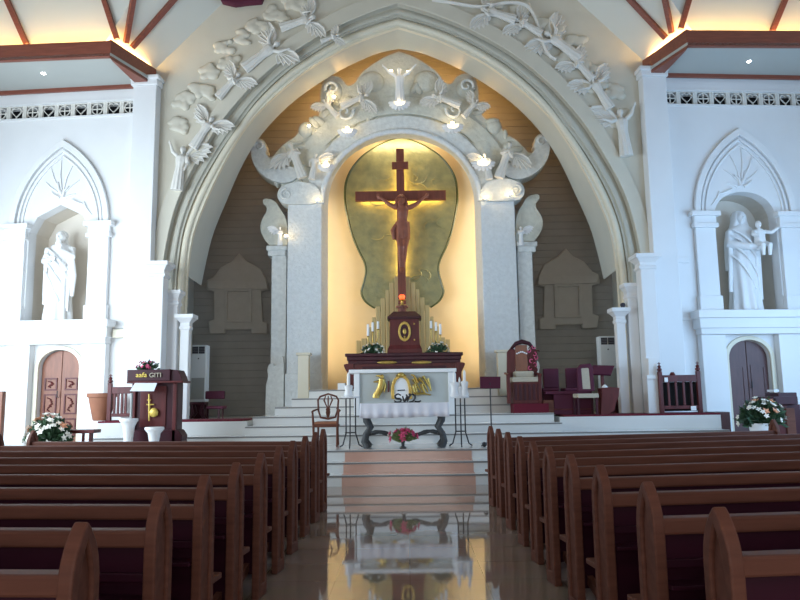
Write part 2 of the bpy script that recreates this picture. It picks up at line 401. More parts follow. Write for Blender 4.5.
for side, nme in ((-1, 'left'), (1, 'right')):
    tf = W(side)
    if side < 0: niche = [(snn-wn, zn0), (snn-wn, l_(28, 232)[1]), (snn-wn*.75, l_(36, 217)[1]), (snn, l_(57, 205)[1]), (snn+wn*.75, l_(36, 217)[1]), (snn+wn, l_(28, 232)[1]), (snn+wn, zn0)]
    else: niche = [(snn-wn, zn0)] + arc_pts(snn, l_(58, 232)[1], wn, l_(58, 203)[1], 10, .8) + [(snn+wn, zn0)]
    door = [(dcs-dw, .5)] + arc_pts(dcs, zdt-.42, dw, zdt, 10, .9) + [(dcs+dw, .5)]
    sv0, sv1 = pil1+.03, SE
    mb = MB(tf)
    mb.holed([(.02, ZB), (.02, ZC+.2), (SE, ZC+.2), (SE, ZB)], [[(sv0, zv0), (sv0, zv1), (SE-.05, zv1), (SE-.05, zv0)], niche, [(a, b+.02) for a, b in door]], 0, .3)
    struct(mb.build('wall_%s' % nme, 'wall'))
    mb = MB(tf); mb.strip(niche, [(a, b) for a, b in [(snn+(a-snn)*1.0001, b+.0001) for a, b in niche]], .3, .75) if False else None
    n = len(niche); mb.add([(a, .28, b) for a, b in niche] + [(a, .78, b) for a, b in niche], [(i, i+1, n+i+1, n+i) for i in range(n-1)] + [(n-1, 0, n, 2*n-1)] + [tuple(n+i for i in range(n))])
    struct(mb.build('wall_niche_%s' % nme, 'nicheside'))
    mb = MB(tf); mb.box(sv0-.1, SE, .45, .5, zv0-.1, zv1+.1); struct(mb.build('wall_vent_painted_dark_%s' % nme, 'black'))  # black sheet painting the unlit depth behind the pierced blocks
    # pilaster with cap
    mb = MB(tf); mb.box(pil0, pil1, -.26, 0, ZB, zpil-.16); mb.box(pil0-.04, pil1+.04, -.31, 0, zpil-.16, zpil-.02); mb.box(pil0-.08, pil1+.07, -.35, .0, zpil-.03, zpil+.06)
    struct(mb.build('trim_pilaster_%s' % nme, 'wall', bevel=.015))
    # blind gothic arch over the niche
    zi = l_(60, 226)[1]; za = l_(60, 141)[1]; wo = abs(l_(11, 226)[0]-l_(110, 226)[0])/2; cs = (l_(11, 226)[0]+l_(110, 226)[0])/2
    mb = MB(tf)
    g = lambda w, z: gothic(cs, zi, w, z, 14)
    mb.strip(g(wo, za), g(wo-.13, za-.17), -.10, .0); mb.strip(g(wo-.17, za-.22), g(wo-.22, za-.29), -.06, .0); mb.strip(g(wo-.27, za-.36), g(wo-.30, za-.41), -.04, 0)
    struct(mb.build('trim_blind_arch_%s' % nme, 'wall', bevel=.01))
    # impost blocks and small pilasters beside the niche, ledge below
    mb = MB(tf); jl = l_(109, 280)[0]; jr = l_(89, 280)[0]
    wj = abs(jr-jl)/2; c = (jl+jr)/2
    for cc in (c, 2*snn-c):
        mb.box(cc-wj, cc+wj, -.10, 0, zn0, zi-.32); mb.box(cc-wj-.05, cc+wj+.05, -.16, 0, zi-.32, zi-.22); mb.box(cc-wj-.02, cc+wj+.02, -.12, 0, zi-.22, zi-.02); mb.box(cc-wj-.1, cc+wj+.1, -.2, 0, zi-.06, zi+.05)
        mb.box(cc-wj-.03, cc+wj+.03, -.14, 0, zn0, zn0+.35)
    e0 = l_(114, 336)[0]
    mb.box(e0, 2*snn-e0, -.34, 0, zledb+.13, zled-.07); mb.box(e0-.05, 2*snn-e0+.05, -.42, 0, zled-.08, zn0); mb.box(e0+.05, 2*snn-e0-.05, -.28, 0, zledb, zledb+.14)
    struct(mb.build('trim_niche_frame_%s' % nme, 'wall', bevel=.012))
    # door piers under the ledge: recessed panel with a narrow cream surround
    mb = MB(tf); pz = zledb
    p0, p1 = l_(103, 400)[0], l_(92, 400)[0]
    mb.box(e0+.08, l_(84, 400)[0], -.2, 0, ZB, pz); a = l_(84, 400)[0]; mb.box(2*dcs-a, 2*dcs-e0-.08, -.2, 0, ZB, pz)
    struct(mb.build('trim_door_pier_%s' % nme, 'wall', bevel=.012))
    mb = MB(tf); mb.strip([(a2*1.0, b) for a2, b in [(dcs-dw-.09, .5)] + arc_pts(dcs, zdt-.42, dw+.09, zdt+.09, 10, .9) + [(dcs+dw+.09, .5)]], door, -.05, .02)
    struct(mb.build('trim_door_arch_%s' % nme, 'ridge', bevel=.01))
    # lower string course between pier and pilaster
    mb = MB(tf); mb.box(pil1, e0, -.05, 0, l_(120, 272)[1], l_(120, 266)[1]); mb.box(pil1, e0+.1, -.04, 0, zled-.1, zled-.02); struct(mb.build('trim_string_course_%s' % nme, 'wall', bevel=.01))
    # frame of the vent strip
    mb = MB(tf); mb.box(sv0, SE, -.03, .0, zv1, zv1+.05); mb.box(sv0, SE, -.03, 0, zv0-.05, zv0); mb.box(sv0, SE, -.05, 0, zv0-.18, zv0-.13) if False else None
    struct(mb.build('trim_vent_frame_%s' % nme, 'wall'))
    # ventilation blocks
    bw = (zv1-zv0); pitch = bw*1.24; protos = {}
    for i in range(9):
        s0 = sv0 - .02 + i*pitch; kind = (i % 2 == (0 if side < 0 else 1))
        kind = 'ring' if i % 2 == 0 else 'heart'
        loc = tf(s0+pitch/2, .06, zv0)
        if kind in protos:
            o = protos[kind].copy(); COL.objects.link(o); o.location = loc
        else:
            b = MB(); h = bw; w = pitch/2 - .002; c = h/2; r = .42*h
            b.holed([(-w, 0), (-w, h), (w, h), (w, 0)], [[(-.465*h, .04*h), (-.465*h, .96*h), (.465*h, .96*h), (.465*h, .04*h)]], -.04, .02)
            ringo = [(r*cos(a*pi/12), c + r*sin(a*pi/12)) for a in range(25)]; t = .055*h
            if kind == 'ring':
                b.strip(ringo, [(x*(r-t)/r, c+(z-c)*(r-t)/r) for x, z in ringo], -.04, -.01)
                b.box(-.035*h, .035*h, -.038, -.015, .05*h, .95*h); b.box(-.45*h, .45*h, -.037, -.015, c-.035*h, c+.035*h)
            else:
                hp = []
                for a in range(25):
                    q = 2*pi*a/24; hp.append((.32*h*sin(q)**3*1.05, c + .06*h + .024*h*(13*cos(q)-5*cos(2*q)-2*cos(3*q)-cos(4*q))*.95))
                b.strip([(x*1.2, c+(z-c)*1.2) for x, z in hp], hp, -.04, -.01)
                b.box(-.04*h, .04*h, -.04, -.01, .05*h, .27*h)
                for q in (-1, 1): b.box(min(q*.33*h, q*.45*h), max(q*.33*h, q*.45*h), -.04, -.01, .62*h, .70*h)
            o = b.build('ventilation_block', 'relief', parent=None)
            o.location = loc; protos[kind] = o
            o['category'] = 'vent block'
        o['group'] = 'pierced ventilation blocks high on the %s wall' % nme
        o['label'] = ('white pierced vent block with a %s pattern high on the %s wall' % ('ringed cross' if kind == 'ring' else 'heart', nme))
        o.rotation_euler = (0, 0, side*TH)
    # ---------------- door leaf
    lo = tf(dcs, .1, .54)
    d = thing('door_%d' % (1 if side < 0 else 2), ('carved light brown arched double door under the left statue niche' if side < 0 else 'dark brown plain arched door under the right statue niche'), 'door', lo); d['kind'] = 'structure'
    wood = 'doorwood' if side < 0 else 'doordark'
    zz = zdt - .54
    for q in (-1, 1):
        hp = [p for p in arc_pts(0, zz-.42, dw-.01, zz-.01, 10, .9) if p[0]*q >= -1e-6]
        hp = ([(0, 0)] + hp + [(q*(dw-.01), 0)]) if q > 0 else ([(q*(dw-.01), 0)] + hp + [(0, 0)])
        tfl = (lambda s_: (lambda x, y, z: W(side)(dcs + x, .1 + y, .54 + z)))(side)
        b = MB(tfl); b.prism([(x*.985 + q*.006, z) for x, z in hp], 0, .06); leaf = b.build('door_leaf', wood, d, bevel=.006)
        c = MB(tfl)
        m = q*dw*.5
        if side < 0:
            for z0, hgt in ((.15, .38), (.62, .45), (1.15, .28)):
                c.holed([(m-.15, z0), (m-.15, z0+hgt), (m+.15, z0+hgt), (m+.15, z0)], [[(m-.12, z0+.03), (m-.12, z0+hgt-.03), (m+.12, z0+hgt-.03), (m+.12, z0+.03)]], -.02, .001)
                for t in range(5):
                    ph = t*1.3; c.tube([(m + .07*sin(ph+a*.6)*(.4+.15*a), -.012, z0+.07+(hgt-.14)*(t/5+a*.04)) for a in range(5)], .014, 6)
            c.build('carved_panel', 'redwood', leaf)
        else:
            c.holed([(m-.17, .1), (m-.17, 1.5), (m+.17, 1.5), (m+.17, .1)], [[(m-.13, .15), (m-.13, 1.45), (m+.13, 1.45), (m+.13, .15)]], -.015, .001); c.build('door_panel', wood, leaf)
    b = MB(tfl); b.tube([(.05, -.06, 1.0), (.05, -.06, 1.14)], .012, 8); b.tube([(.05, 0, 1.0), (.05, -.06, 1.0)], .008, 6); b.build('door_handle', 'iron', d)
# ---- stepped columns flanking the arch
def column(name, u0, u1, vcap, Y, cap_w, label, side):
    c = P((u0+u1)/2, 350, Y); hw = abs(X(u0, 350, Y) - X(u1, 350, Y))/2; x = c.x if side < 0 else 2*CX - c.x
    zt = Z((u0+u1)/2, vcap, Y); t = thing(name, label, 'column', (x, Y, ZB), 0, 'stepped columns flanking the arch')
    b = MB(); b.box(x-hw, x+hw, Y-hw, Y+hw, ZB+.5, zt-.32); b.build('shaft', 'wall', t, bevel=.02)
    b = MB(); b.box(x-hw*1.25, x+hw*1.25, Y-hw*1.25, Y+hw*1.25, ZB, ZB+.45); b.box(x-hw*1.1, x+hw*1.1, Y-hw*1.1, Y+hw*1.1, ZB+.45, ZB+.52); b.build('base', 'wall', t, bevel=.02)
    b = MB(); pr = [(hw*1.0, zt-.34), (hw*1.18, zt-.31), (hw*1.18, zt-.27), (hw*1.02, zt-.25), (hw*1.05, zt-.18), (cap_w*.9, zt-.09), (cap_w, zt-.08), (cap_w, zt)]
    for (a, z0), (c2, z1) in zip(pr, pr[1:]):
        b.add([(x-a, Y-a, z0), (x+a, Y-a, z0), (x+a, Y+a, z0), (x-a, Y+a, z0), (x-c2, Y-c2, z1), (x+c2, Y-c2, z1), (x+c2, Y+c2, z1), (x-c2, Y+c2, z1)], [(0,3,2,1),(4,5,6,7),(0,1,5,4),(1,2,6,5),(2,3,7,6),(3,0,4,7)])
    b.build('capital', 'wall', t)
for side, w in ((-1, 'left'), (1, 'right')):
    column('column', 149, 164, 263, YW-.50, .27, 'tallest white square column at the %s foot of the arch' % w, side)
    column('column', 168, 178, 291, YW-.22, .18, 'middle height white column at the %s foot of the arch' % w, side)
    column('column', 181, 190, 315, YW-.25, .20, 'shortest slender white column at the %s foot of the arch' % w, side)
# ---- ceilings
def at_z(u, v, z):
    d = ray(u, v); return CAM + d*((z - HC)/d.z)
def at_plane(u, v, p0, n):
    d = ray(u, v); return CAM + d*((p0 - CAM).dot(n)/d.dot(n))
zs = ZC - .02
Cb = at_z(110.5, 55.5, zs); Fb = at_z(0, 60, zs); Db = P(156, 82, YW-.02)
zt_ = P(108, 40.5, Cb.y).z
far = Cb + (Fb - Cb)*1.9; far.y = Cb.y + (Fb.y-Cb.y)*1.9
Ct, Ft = Vector((Cb.x, Cb.y, zt_)), Vector((far.x, far.y, zt_)); Dt = Vector((Db.x, YW, zt_))
E = P(222, 4, YW); base_off = Vector((-.25, .25, .08))
C2 = Ct + Vector((-.30, .32, .10)); D2 = Vector((Dt.x-.20, YW, P(158, 77, YW).z+.02)); F2 = Ft + Vector((0, .35, .10))
nB = (D2 - C2).cross(E - C2).normalized()
G = at_plane(132, 0, C2, nB)
gd = (G - C2); tX = (CX - C2.x)/gd.x; Q = C2 + gd*tX
eX = (CX - D2.x)/(E - D2).x; EQ = D2 + (E - D2)*eX
nA = (F2 - C2).cross(G - C2).normalized()
FA = F2 + (Q - C2) + (F2 - C2).normalized()*7
def mx(p, s): return tuple(p) if s < 0 else (2*CX - p[0], p[1], p[2])
up = Vector((0, 0, .12))
for s, w in ((-1, 'left'), (1, 'right')):
    b = MB(); q = [mx(p, s) for p in (C2, D2, EQ, Q)]; b.slab(*q, up); struct(b.build('ceiling_gable_%s' % w, 'ceil'))
    b = MB(); q = [mx(p, s) for p in (F2, C2, Q, FA)]; b.slab(*q, up); struct(b.build('ceiling_slope_%s' % w, 'ceil'))
    # back of the cove
    b = MB(); lowv = Vector((0, 0, -(zt_-zs) - .02))
    for a, c in ((F2, C2), (C2, D2)):
        b.slab(mx(a, s), mx(c, s), mx(c + Vector((0, 0, -.34)), s), mx(a + Vector((0, 0, -.34)), s), (0, .03, 0))
    struct(b.build('ceiling_cove_%s' % w, 'ceil'))
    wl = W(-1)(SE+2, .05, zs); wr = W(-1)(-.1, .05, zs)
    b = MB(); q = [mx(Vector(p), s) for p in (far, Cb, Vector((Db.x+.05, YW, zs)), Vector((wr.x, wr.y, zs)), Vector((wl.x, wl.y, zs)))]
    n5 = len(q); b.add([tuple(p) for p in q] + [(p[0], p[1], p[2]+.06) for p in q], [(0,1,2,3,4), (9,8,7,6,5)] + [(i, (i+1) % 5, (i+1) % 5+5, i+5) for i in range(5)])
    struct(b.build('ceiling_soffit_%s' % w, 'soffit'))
    # brown fascia beams
    def beam(name, p, q, h0, h1, th, label, m='beam'):
        p, q = Vector(p), Vector(q); d = (q-p); nn = Vector((-d.y, d.x, 0)).normalized()*th
        b = MB(); b.slab((p.x, p.y, h0), (q.x, q.y, h0), (q.x, q.y, h1), (p.x, p.y, h1), tuple(nn)); o = b.build(name, m, bevel=.01); struct(o); o['label'] = label; return o
    beam('ceiling_beam', mx(far, s), mx(Cb, s), zs-.02, zt_, .10*(-1 if s < 0 else 1)*-1, 'long red brown cove beam on the %s' % w)
    beam('ceiling_beam', mx(Cb, s), mx(Db, s), zs-.02, zt_+.02, .07*(1 if s < 0 else -1), 'short slanting red brown cove beam on the %s' % w)
    b = MB(); q = [mx(p, s) for p in (Cb, Db, at_z(137, 82, zs), at_z(112, 58, zs))]; b.slab(*[(p[0], p[1], zs-.07) for p in q], (0, 0, .065)); o = b.build('ceiling_beam', 'beam', bevel=.008); struct(o)
    a, c = W(-1)(pil1-.1, -.1, 0), W(-1)(SE+2, -.1, 0)
    beam('ceiling_beam', mx(c, s), mx(a, s), zs-.09, zs+.01, .07, 'thin red moulding over the %s vents' % w)
    # ribs on the slopes
    for i, (u0, v0, u1, v1) in enumerate(((8, 0, 28, 43), (105, 0, 118, 38), (132, 0, 125, 40), (172, 0, 131, 45))):
        nn = (nA if i < 2 else nB).copy(); a = at_plane(u0, v0, C2, nn); c = at_plane(u1, v1+2, C2, nn); a = c + (a-c)*1.8
        if nn.dot(CAM - C2) < 0: nn = -nn
        d = (a-c).normalized(); wv = d.cross(nn).normalized()*.05
        b = MB(); b.slab(mx(a-wv, s), mx(a+wv, s), mx(c+wv, s), mx(c-wv, s), mx(nn*.10 + Vector((CX, 0, 0)), s) if s < 0 else (-nn.x*.10, nn.y*.10, nn.z*.10)) if s > 0 else b.slab(a-wv, a+wv, c+wv, c-wv, tuple(nn*.10))
        o = b.build('ceiling_rib', 'beam'); struct(o)
    # warm LED tubes lying in the cove
    b = MB(); b.tube([mx(far + Vector((0, .13, zt_-zs-.05)), s), mx(Cb + Vector((0, .13, zt_-zs-.05)), s)], .02, 6); tag(b.build('light_strip', 'led'), 'warm light strip hidden in the long %s ceiling cove' % w, 'lamp')
    b = MB(); b.tube([mx(Cb + Vector((-.17, .2, zt_-zs-.0)), s), mx(Db + Vector((-.14, -.12, zt_-zs-.0)), s)], .035, 6); tag(b.build('light_strip', 'led'), 'warm light strip hidden in the short %s ceiling cove' % w, 'lamp')
    # recessed downlight
    p = at_z(43.5, 73, zs-.001) if s < 0 else at_z(749, 61, zs-.001)
    t = thing('downlight', 'small round recessed downlight in the %s soffit' % w, 'lamp', tuple(p))
    b = MB(); b.lathe([(.045, -.012), (.065, -.012), (.065, 0)], p.x, p.y, 16, z0=p.z); b.build('rim', 'white', t)
    b = MB(); b.lathe([(.01, -.02), (.042, -.02), (.042, -.012)], p.x, p.y, 16, z0=p.z); b.build('bulb', 'dbulb', t)
# ---- rest of the nave: ceiling over the pews, open window bays in the side walls, doorway at the rear
b = MB(); b.box(-11.5, 11.5, -8, Q.y+.1, Q.z, Q.z+.15); struct(b.build('ceiling', 'ceil'))
for s, w in ((-1, 'left'), (1, 'right')):
    x = 10.2*s; holes = []
    for i in range(5):
        yc = -4.6 + 4.2*i; holes.append([(yc-1.5, .9), (yc-1.5, 4.4), (yc, 5.6), (yc+1.5, 4.4), (yc+1.5, .9)])
    b = MB(); b.holed([(-8, 0), (-8, Q.z), (16.8, Q.z), (16.8, 0)], holes, min(x, x+.25*s), max(x, x+.25*s), 'x'); struct(b.build('wall_nave_%s' % w, 'wall'))
b = MB(); b.holed([(-10.4, 0), (-10.4, Q.z), (10.4, Q.z), (10.4, 0)], [[(-2.2, .001), (-2.2, 3.6), (0, 4.8), (2.2, 3.6), (2.2, .001)], [(-6.5, 1), (-6.5, 4), (-4, 4), (-4, 1)], [(4, 1), (4, 4), (6.5, 4), (6.5, 1)]], -8.25, -8); struct(b.build('wall_rear', 'wall'))
# ================================================================== PEWS
def make_pew(length):
    "local: aisle end at x=0, runs along +x; back of the pew faces -y; seat on the +y side"
    t = local(thing('pew', '', 'pew'))
    H, D, T = 1.05, .19, .055
    def outline(w, z0, zs_, zt, n=8):
        c = D/2; g = []
        r = zt - zs_; cc = (r*r - w*w)/(2*w); R = w + cc; a0 = math.atan2(r, cc)
        for i in range(n+1):
            a = a0*i/n; g.append((c + cc - R*cos(a), zs_ + R*sin(a)))
        g[-1] = (c, zt)
        return [(c-w, z0)] + g + [(2*c-a, b) for a, b in reversed(g[:-1])] + [(c+w, z0)]
    out, inn = outline(.095, 0, .84, H), outline(.048, .10, .80, .975)
    for x0 in (0, length):
        b = MB(); n = len(out)
        lo, hi = x0, x0 + T
        vs = [(lo, a, z) for a, z in out] + [(lo, a, z) for a, z in inn] + [(hi, a, z) for a, z in out] + [(hi, a, z) for a, z in inn]; fs = []
        for i in range(n):
            j = (i+1) % n; fs += [(i, j, n+j, n+i), (2*n+i, 3*n+i, 3*n+j, 2*n+j), (i, 2*n+i, 2*n+j, j), (n+i, n+j, 3*n+j, 3*n+i)]
        b.add(vs, fs); e = b.build('end_panel', 'pew', t, bevel=.009)
        b = MB(); b.prism(inn, lo+.017, hi-.017, 'x'); b.build('inset_panel', 'pew', e)
        # support board under the seat, set in from the end
        xs_ = x0 + (.35 if x0 == 0 else -.35)
        b = MB(); b.prism([(.125, .0), (.125, .40), (.46, .40), (.42, .30), (.36, .0)], xs_, xs_+.04, 'x'); b.build('seat_support', 'pewshade', t)
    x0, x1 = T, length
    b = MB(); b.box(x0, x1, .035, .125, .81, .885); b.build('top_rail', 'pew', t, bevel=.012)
    b = MB(); b.add([(x0,.085,.40),(x1,.085,.40),(x1,.11,.40),(x0,.11,.40),(x0,.07,.82),(x1,.07,.82),(x1,.095,.82),(x0,.095,.82)], [(0,3,2,1),(4,5,6,7),(0,1,5,4),(1,2,6,5),(2,3,7,6),(3,0,4,7)]); b.build('backrest', 'pewshade', t)
    b = MB(); b.box(x0, x1, .055, .13, .66, .70); b.build('middle_rail', 'pewshade', t, bevel=.005)
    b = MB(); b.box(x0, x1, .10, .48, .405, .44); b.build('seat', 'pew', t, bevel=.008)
    b = MB(); b.box(x0, x1, .09, .12, .16, .40); b.build('lower_back_panel', 'pewshade', t)
    b = MB(); b.box(x0, x1, -.03, .085, .585, .605); b.build('book_shelf', 'pewshade', t, bevel=.004)
    b = MB(); b.box(x0+.06, x1-.06, -.16, -.01, .165, .195); kn = b.build('kneeler', 'pew', t, bevel=.008)
    for x in (x0+.05, (x0+x1)/2, x1-.09):
        b = MB(); b.prism([(-.15, 0), (-.15, .165), (.09, .24), (.09, .18), (-.09, .12), (-.09, 0)], x, x+.04, 'x'); b.build('bracket', 'pew', kn)
    return t
LEN = 4.35
proto = make_pew(LEN)
rowsL = [2.50, 3.27, 3.97, 4.68, 5.45, 6.20, 6.93, 7.75, 8.58, 9.36]
rowsR = [2.65, 3.41, 4.22, 4.97, 5.72, 6.42, 7.15, 7.99, 8.79, 9.60]
ords = ['nearest pew, its arched end filling the bottom corner', 'second pew from the camera', 'third pew from the camera', 'fourth pew from the camera', 'fifth pew from the camera', 'fifth pew from the altar steps', 'fourth pew from the altar steps', 'third pew from the altar steps', 'second pew from the altar steps', 'frontmost pew next to the altar steps']
first = True
for side, rows in ((-1, rowsL), (1, rowsR)):
    w = 'left' if side < 0 else 'right'
    for i, y in enumerate(rows):
        ang = math.radians(3.5 + 7.5*i/9) if side < 0 else math.radians(5.5 + 6.5*i/9)
        x = 1.105 + .0*i
        lab = 'red brown wooden %s in the %s bank' % (ords[i], w); grp = 'pews in the %s bank' % w
        if side > 0:
            o = dup(proto, (x, y-.12, 0), ang, lab, grp) if not first else proto
        else:
            if first: o = proto; o['label'] = lab; o['group'] = grp; first = False; o.location = (-x, y-.12, 0); o.rotation_euler = (0, 0, -ang); o.scale = (-1, 1, 1)
            else: o = dup(proto, (-x, y-.12, 0), -ang, lab, grp)
        if side > 0: o.scale = (1, 1, 1)
for o in list(proto.children):
    if o.name.startswith('book_shelf'): pass
# ================================================================== FIGURES
def limb(b, pts, rs, seg=9): b.tube(pts, rs, seg); b.ell(pts[0], (rs[0],)*3, 9, 6); b.ell(pts[-1], (rs[-1],)*3, 9, 6)
def hand(b, c, d, h, s):
    "palm and five fingers from wrist point c towards direction d; h = body height unit"
    c = Vector(c); d = Vector(d).normalized(); side = d.cross(Vector((0, 1, 0))).normalized() if abs(d.y) < .9 else Vector((1, 0, 0))
    b.tube([c, c + d*.045*h], [.018*h, .022*h], 8, .6)
    for i, ln in enumerate((.036, .042, .040, .032)):
        o = c + d*.04*h + side*((i-1.5)*.0125*h); b.tube([o, o + d*ln*h*.6, o + d*ln*h + Vector((0, -.008*h, 0))], [.007*h, .0068*h, .0055*h], 6)
    o = c + d*.012*h + side*(-.02*h*s); b.tube([o, o + d*.018*h - side*.014*h*s, o + d*.036*h - side*.018*h*s], [.0085*h, .0075*h, .006*h], 6)
def head(b, c, h, beard=False, tilt=0, face=True):
    x, y, z = c
    b.ell((x, y, z), (.052*h, .060*h, .072*h), 16, 12); b.ell((x, y-.022*h, z-.030*h), (.036*h, .036*h, .042*h), 12, 8)
    b.tube([(x, y-.058*h, z+.012*h), (x, y-.074*h, z-.014*h)], [.006*h, .012*h], 6)
    for s in (-1, 1):
        b.ell((x+s*.02*h, y-.052*h, z+.008*h), (.012*h, .008*h, .006*h), 8, 6); b.ell((x+s*.053*h, y, z-.004*h), (.008*h, .014*h, .019*h), 8, 6)
        b.tube([(x+s*.034*h, y-.046*h, z+.022*h), (x+s*.01*h, y-.058*h, z+.022*h)], .006*h, 6)
    b.ell((x, y-.056*h, z-.034*h), (.016*h, .009*h, .006*h), 8, 6)
    if beard: b.ell((x, y-.036*h, z-.064*h), (.034*h, .032*h, .044*h), 12, 8)
def robe(b, h, zt=.80, w0=.15, d0=.12, k=11, amp=.07, lean=0):
    R = []
    for i in range(15):
        t = i/14; z = t*zt*h
        prof = [(0, 1.0, 1), (.15, .93, 1), (.45, .80, .9), (.62, .72, .7), (.72, .78, .6), (.9, .98, .35), (.96, .8, .2), (1, .35, 0)]
        for (a, p, q), (c, p2, q2) in zip(prof, prof[1:]):
            if a <= t <= c: f = (t-a)/(c-a); w = p+(p2-p)*f; fa = q+(q2-q)*f; break
        R.append((lean*t*h, 0, z, w0*w*h, d0*w*h*(1 if t < .8 else .85), k, amp*fa, t*1.4))
    b.rings(R, 44)
def wing(parent, h, s, spread=.5, rot=0.0, m='statue', base=None):
    "feathered wing of length ~.55h, s = -1/+1"
    bx, by, bz = base or (s*.05*h, .07*h, .70*h)
    b = MB(); out = []
    top = [(0, 0), (.12, .12), (.28, .20), (.46, .21), (.62, .13)]
    fe = [(.68, .05), (.57, .04), (.60, -.05), (.49, -.03), (.50, -.13), (.39, -.08), (.38, -.19), (.29, -.12), (.24, -.2), (.16, -.12), (.06, -.11)]
    for x, z in top + fe:
        ca, sa = cos(rot), sin(rot); X_, Z_ = x*ca - z*sa, x*sa + z*ca; out.append((bx + s*X_*h, bz + Z_*h))
    b.prism(out, by, by + .03*h)
    ca, sa = cos(rot), sin(rot)
    for i, (x1, z1) in enumerate([(.64, .06), (.56, -.03), (.46, -.10), (.35, -.15), (.23, -.17)]):
        p = [(.08+.05*i*.5, .05), (x1*.6, z1*.5+.05), (x1, z1)]
        b.tube([(bx + s*(x*ca - z*sa)*h, by - .008*h, bz + (x*sa + z*ca)*h) for x, z in p], [.022*h, .022*h, .012*h], 6, .6)
    b.tube([(bx + s*(x*ca - z*sa)*h, by - .01*h, bz + (x*sa + z*ca)*h) for x, z in top], [.03*h, .035*h, .035*h, .03*h, .018*h], 7)
    return b.build('wing', m, parent, smooth=True)
def angel(label, u, v, Y, h, tilt=0, arms='pray', wings=(-1, 1), wrot=(.5, .5), m='statue', group=None, kneel=False, rz=0):
    "winged plaster angel; u,v = waist position in the photo"
    p = P(u, v, Y); t = local(thing('angel_figure', label, 'angel', (0, 0, 0), 0, group)); zc = .5*h
    b = MB()
    robe(b, h, .80, .13 if not kneel else .17, .10, 9, .10)
    b.tube([(0, 0, .77*h), (0, -.005*h, .86*h)], [.035*h, .028*h], 8); head(b, (0, -.01*h, .915*h), h)
    A = {'pray': [((.10, 0, .77), (.14, -.05, .62), (.03, -.13, .68)), ] , 'up': [((.10, 0, .77), (.20, -.03, .84), (.27, -.05, 1.0))], 'wide': [((.10, 0, .77), (.24, -.03, .85), (.38, -.05, 1.0))], 'out': [((.10, 0, .77), (.21, -.04, .72), (.34, -.08, .76))], 'down': [((.10, 0, .77), (.17, -.03, .62), (.15, -.10, .48))], 'trumpet': [((.10, 0, .77), (.18, -.08, .70), (.12, -.12, .86))]}
    for s, nm in ((-1, arms if isinstance(arms, str) else arms[0]), (1, arms if isinstance(arms, str) else arms[1])):
        a = [(s*x*h, y*h, z*h) for x, y, z in A[nm][0]]
        b.tube(a, [.045*h, .042*h, .024*h], 9); d = Vector(a[2]) - Vector(a[1]); hand(b, a[2], d, h, s)
    body = b.build('body', m, t, smooth=True, remesh=max(.008, h*.011))
    b = MB(); b.ell((0, .012*h, .93*h), (.062*h, .060*h, .066*h), 12, 8); b.ell((0, .04*h, .88*h), (.05*h, .03*h, .05*h), 10, 6); b.build('hair', m, t, smooth=True)
    for s in wings: wing(t, h, s, rot=wrot[0 if s < 0 else 1], m=m)
    # place: rotate about the waist
    R = Matrix.Rotation(tilt, 4, 'Y') @ Matrix.Rotation(rz, 4, 'Z'); t.rotation_euler = R.to_euler()
    off = R @ Vector((0, 0, zc)); t.location = p - off; return t
def pxh(n, Y): return n*Y/FPX/.985
# ================================================================== RETABLE
YR = 17.3; ZF = 9*k
rt = thing('altar_retable', 'tall pale carved stone altar surround with scrolled crown around the golden niche', 'altar surround', (CX, YR, ZF))
hw = lambda u, v, Y: abs(X(u, v, Y) - CX)
zpt = Z(307, 204, YR)                      # top of the wide piers
ho = (hw(321.5, 300, YR) + .0); ztop = Z(401, 131, YR); hp = hw(287, 300, YR)
def archline(w, z0, zs_, zt, n=20, cx=CX):
    return [(cx-w, z0)] + [(cx - w*cos(pi*i/n), zs_ + (zt-zs_)*sin(pi*i/n)) for i in range(n+1)] + [(cx+w, z0)]
AO = archline(ho, ZF, zpt, ztop)
for s in (-1, 1):
    b = MB(); a, c = sorted((CX+s*ho, CX+s*hp)); b.box(a, c, YR, YR+.55, ZF, zpt); b.build('pier', 'pillar', rt, bevel=.02)
    b = MB(); b.box(a-.03, c+.03, YR-.04, YR+.5, 1.0, ZF+.42); b.build('pier_base', 'pillar', rt, bevel=.02)
# splayed jamb of the niche
wb = hw(328, 300, 18.05)
AB = archline(wb, ZF, Z(307, 206, 18.05), Z(401, 136, 18.05))
b = MB(); n = len(AO)
vs = [(a, YR+.02, z) for a, z in AO] + [(a, 18.05, z) for a, z in AB] + [(CX+(a-CX)*1.05, YR+.02, z+(.08 if 0 < i < n-1 else 0)) for i, (a, z) in enumerate(AO)] + [(CX+(a-CX)*1.05, 18.05, z+(.08 if 0 < i < n-1 else 0)) for i, (a, z) in enumerate(AB)]
fs = []
for i in range(n-1): fs += [(i, i+1, n+i+1, n+i), (2*n+i, 3*n+i, 3*n+i+1, 2*n+i+1), (n+i, n+i+1, 3*n+i+1, 3*n+i), (i, 2*n+i, 2*n+i+1, i+1)]
b.add(vs, fs); b.build('niche_jamb', 'pillar', rt, smooth=True)
# rounded rim of the arch
b = MB(); b.tube([(a, YR-.01, z) for a, z in AO[1:-1]], .075, 10); b.build('arch_rim', 'pillar', rt, smooth=True)
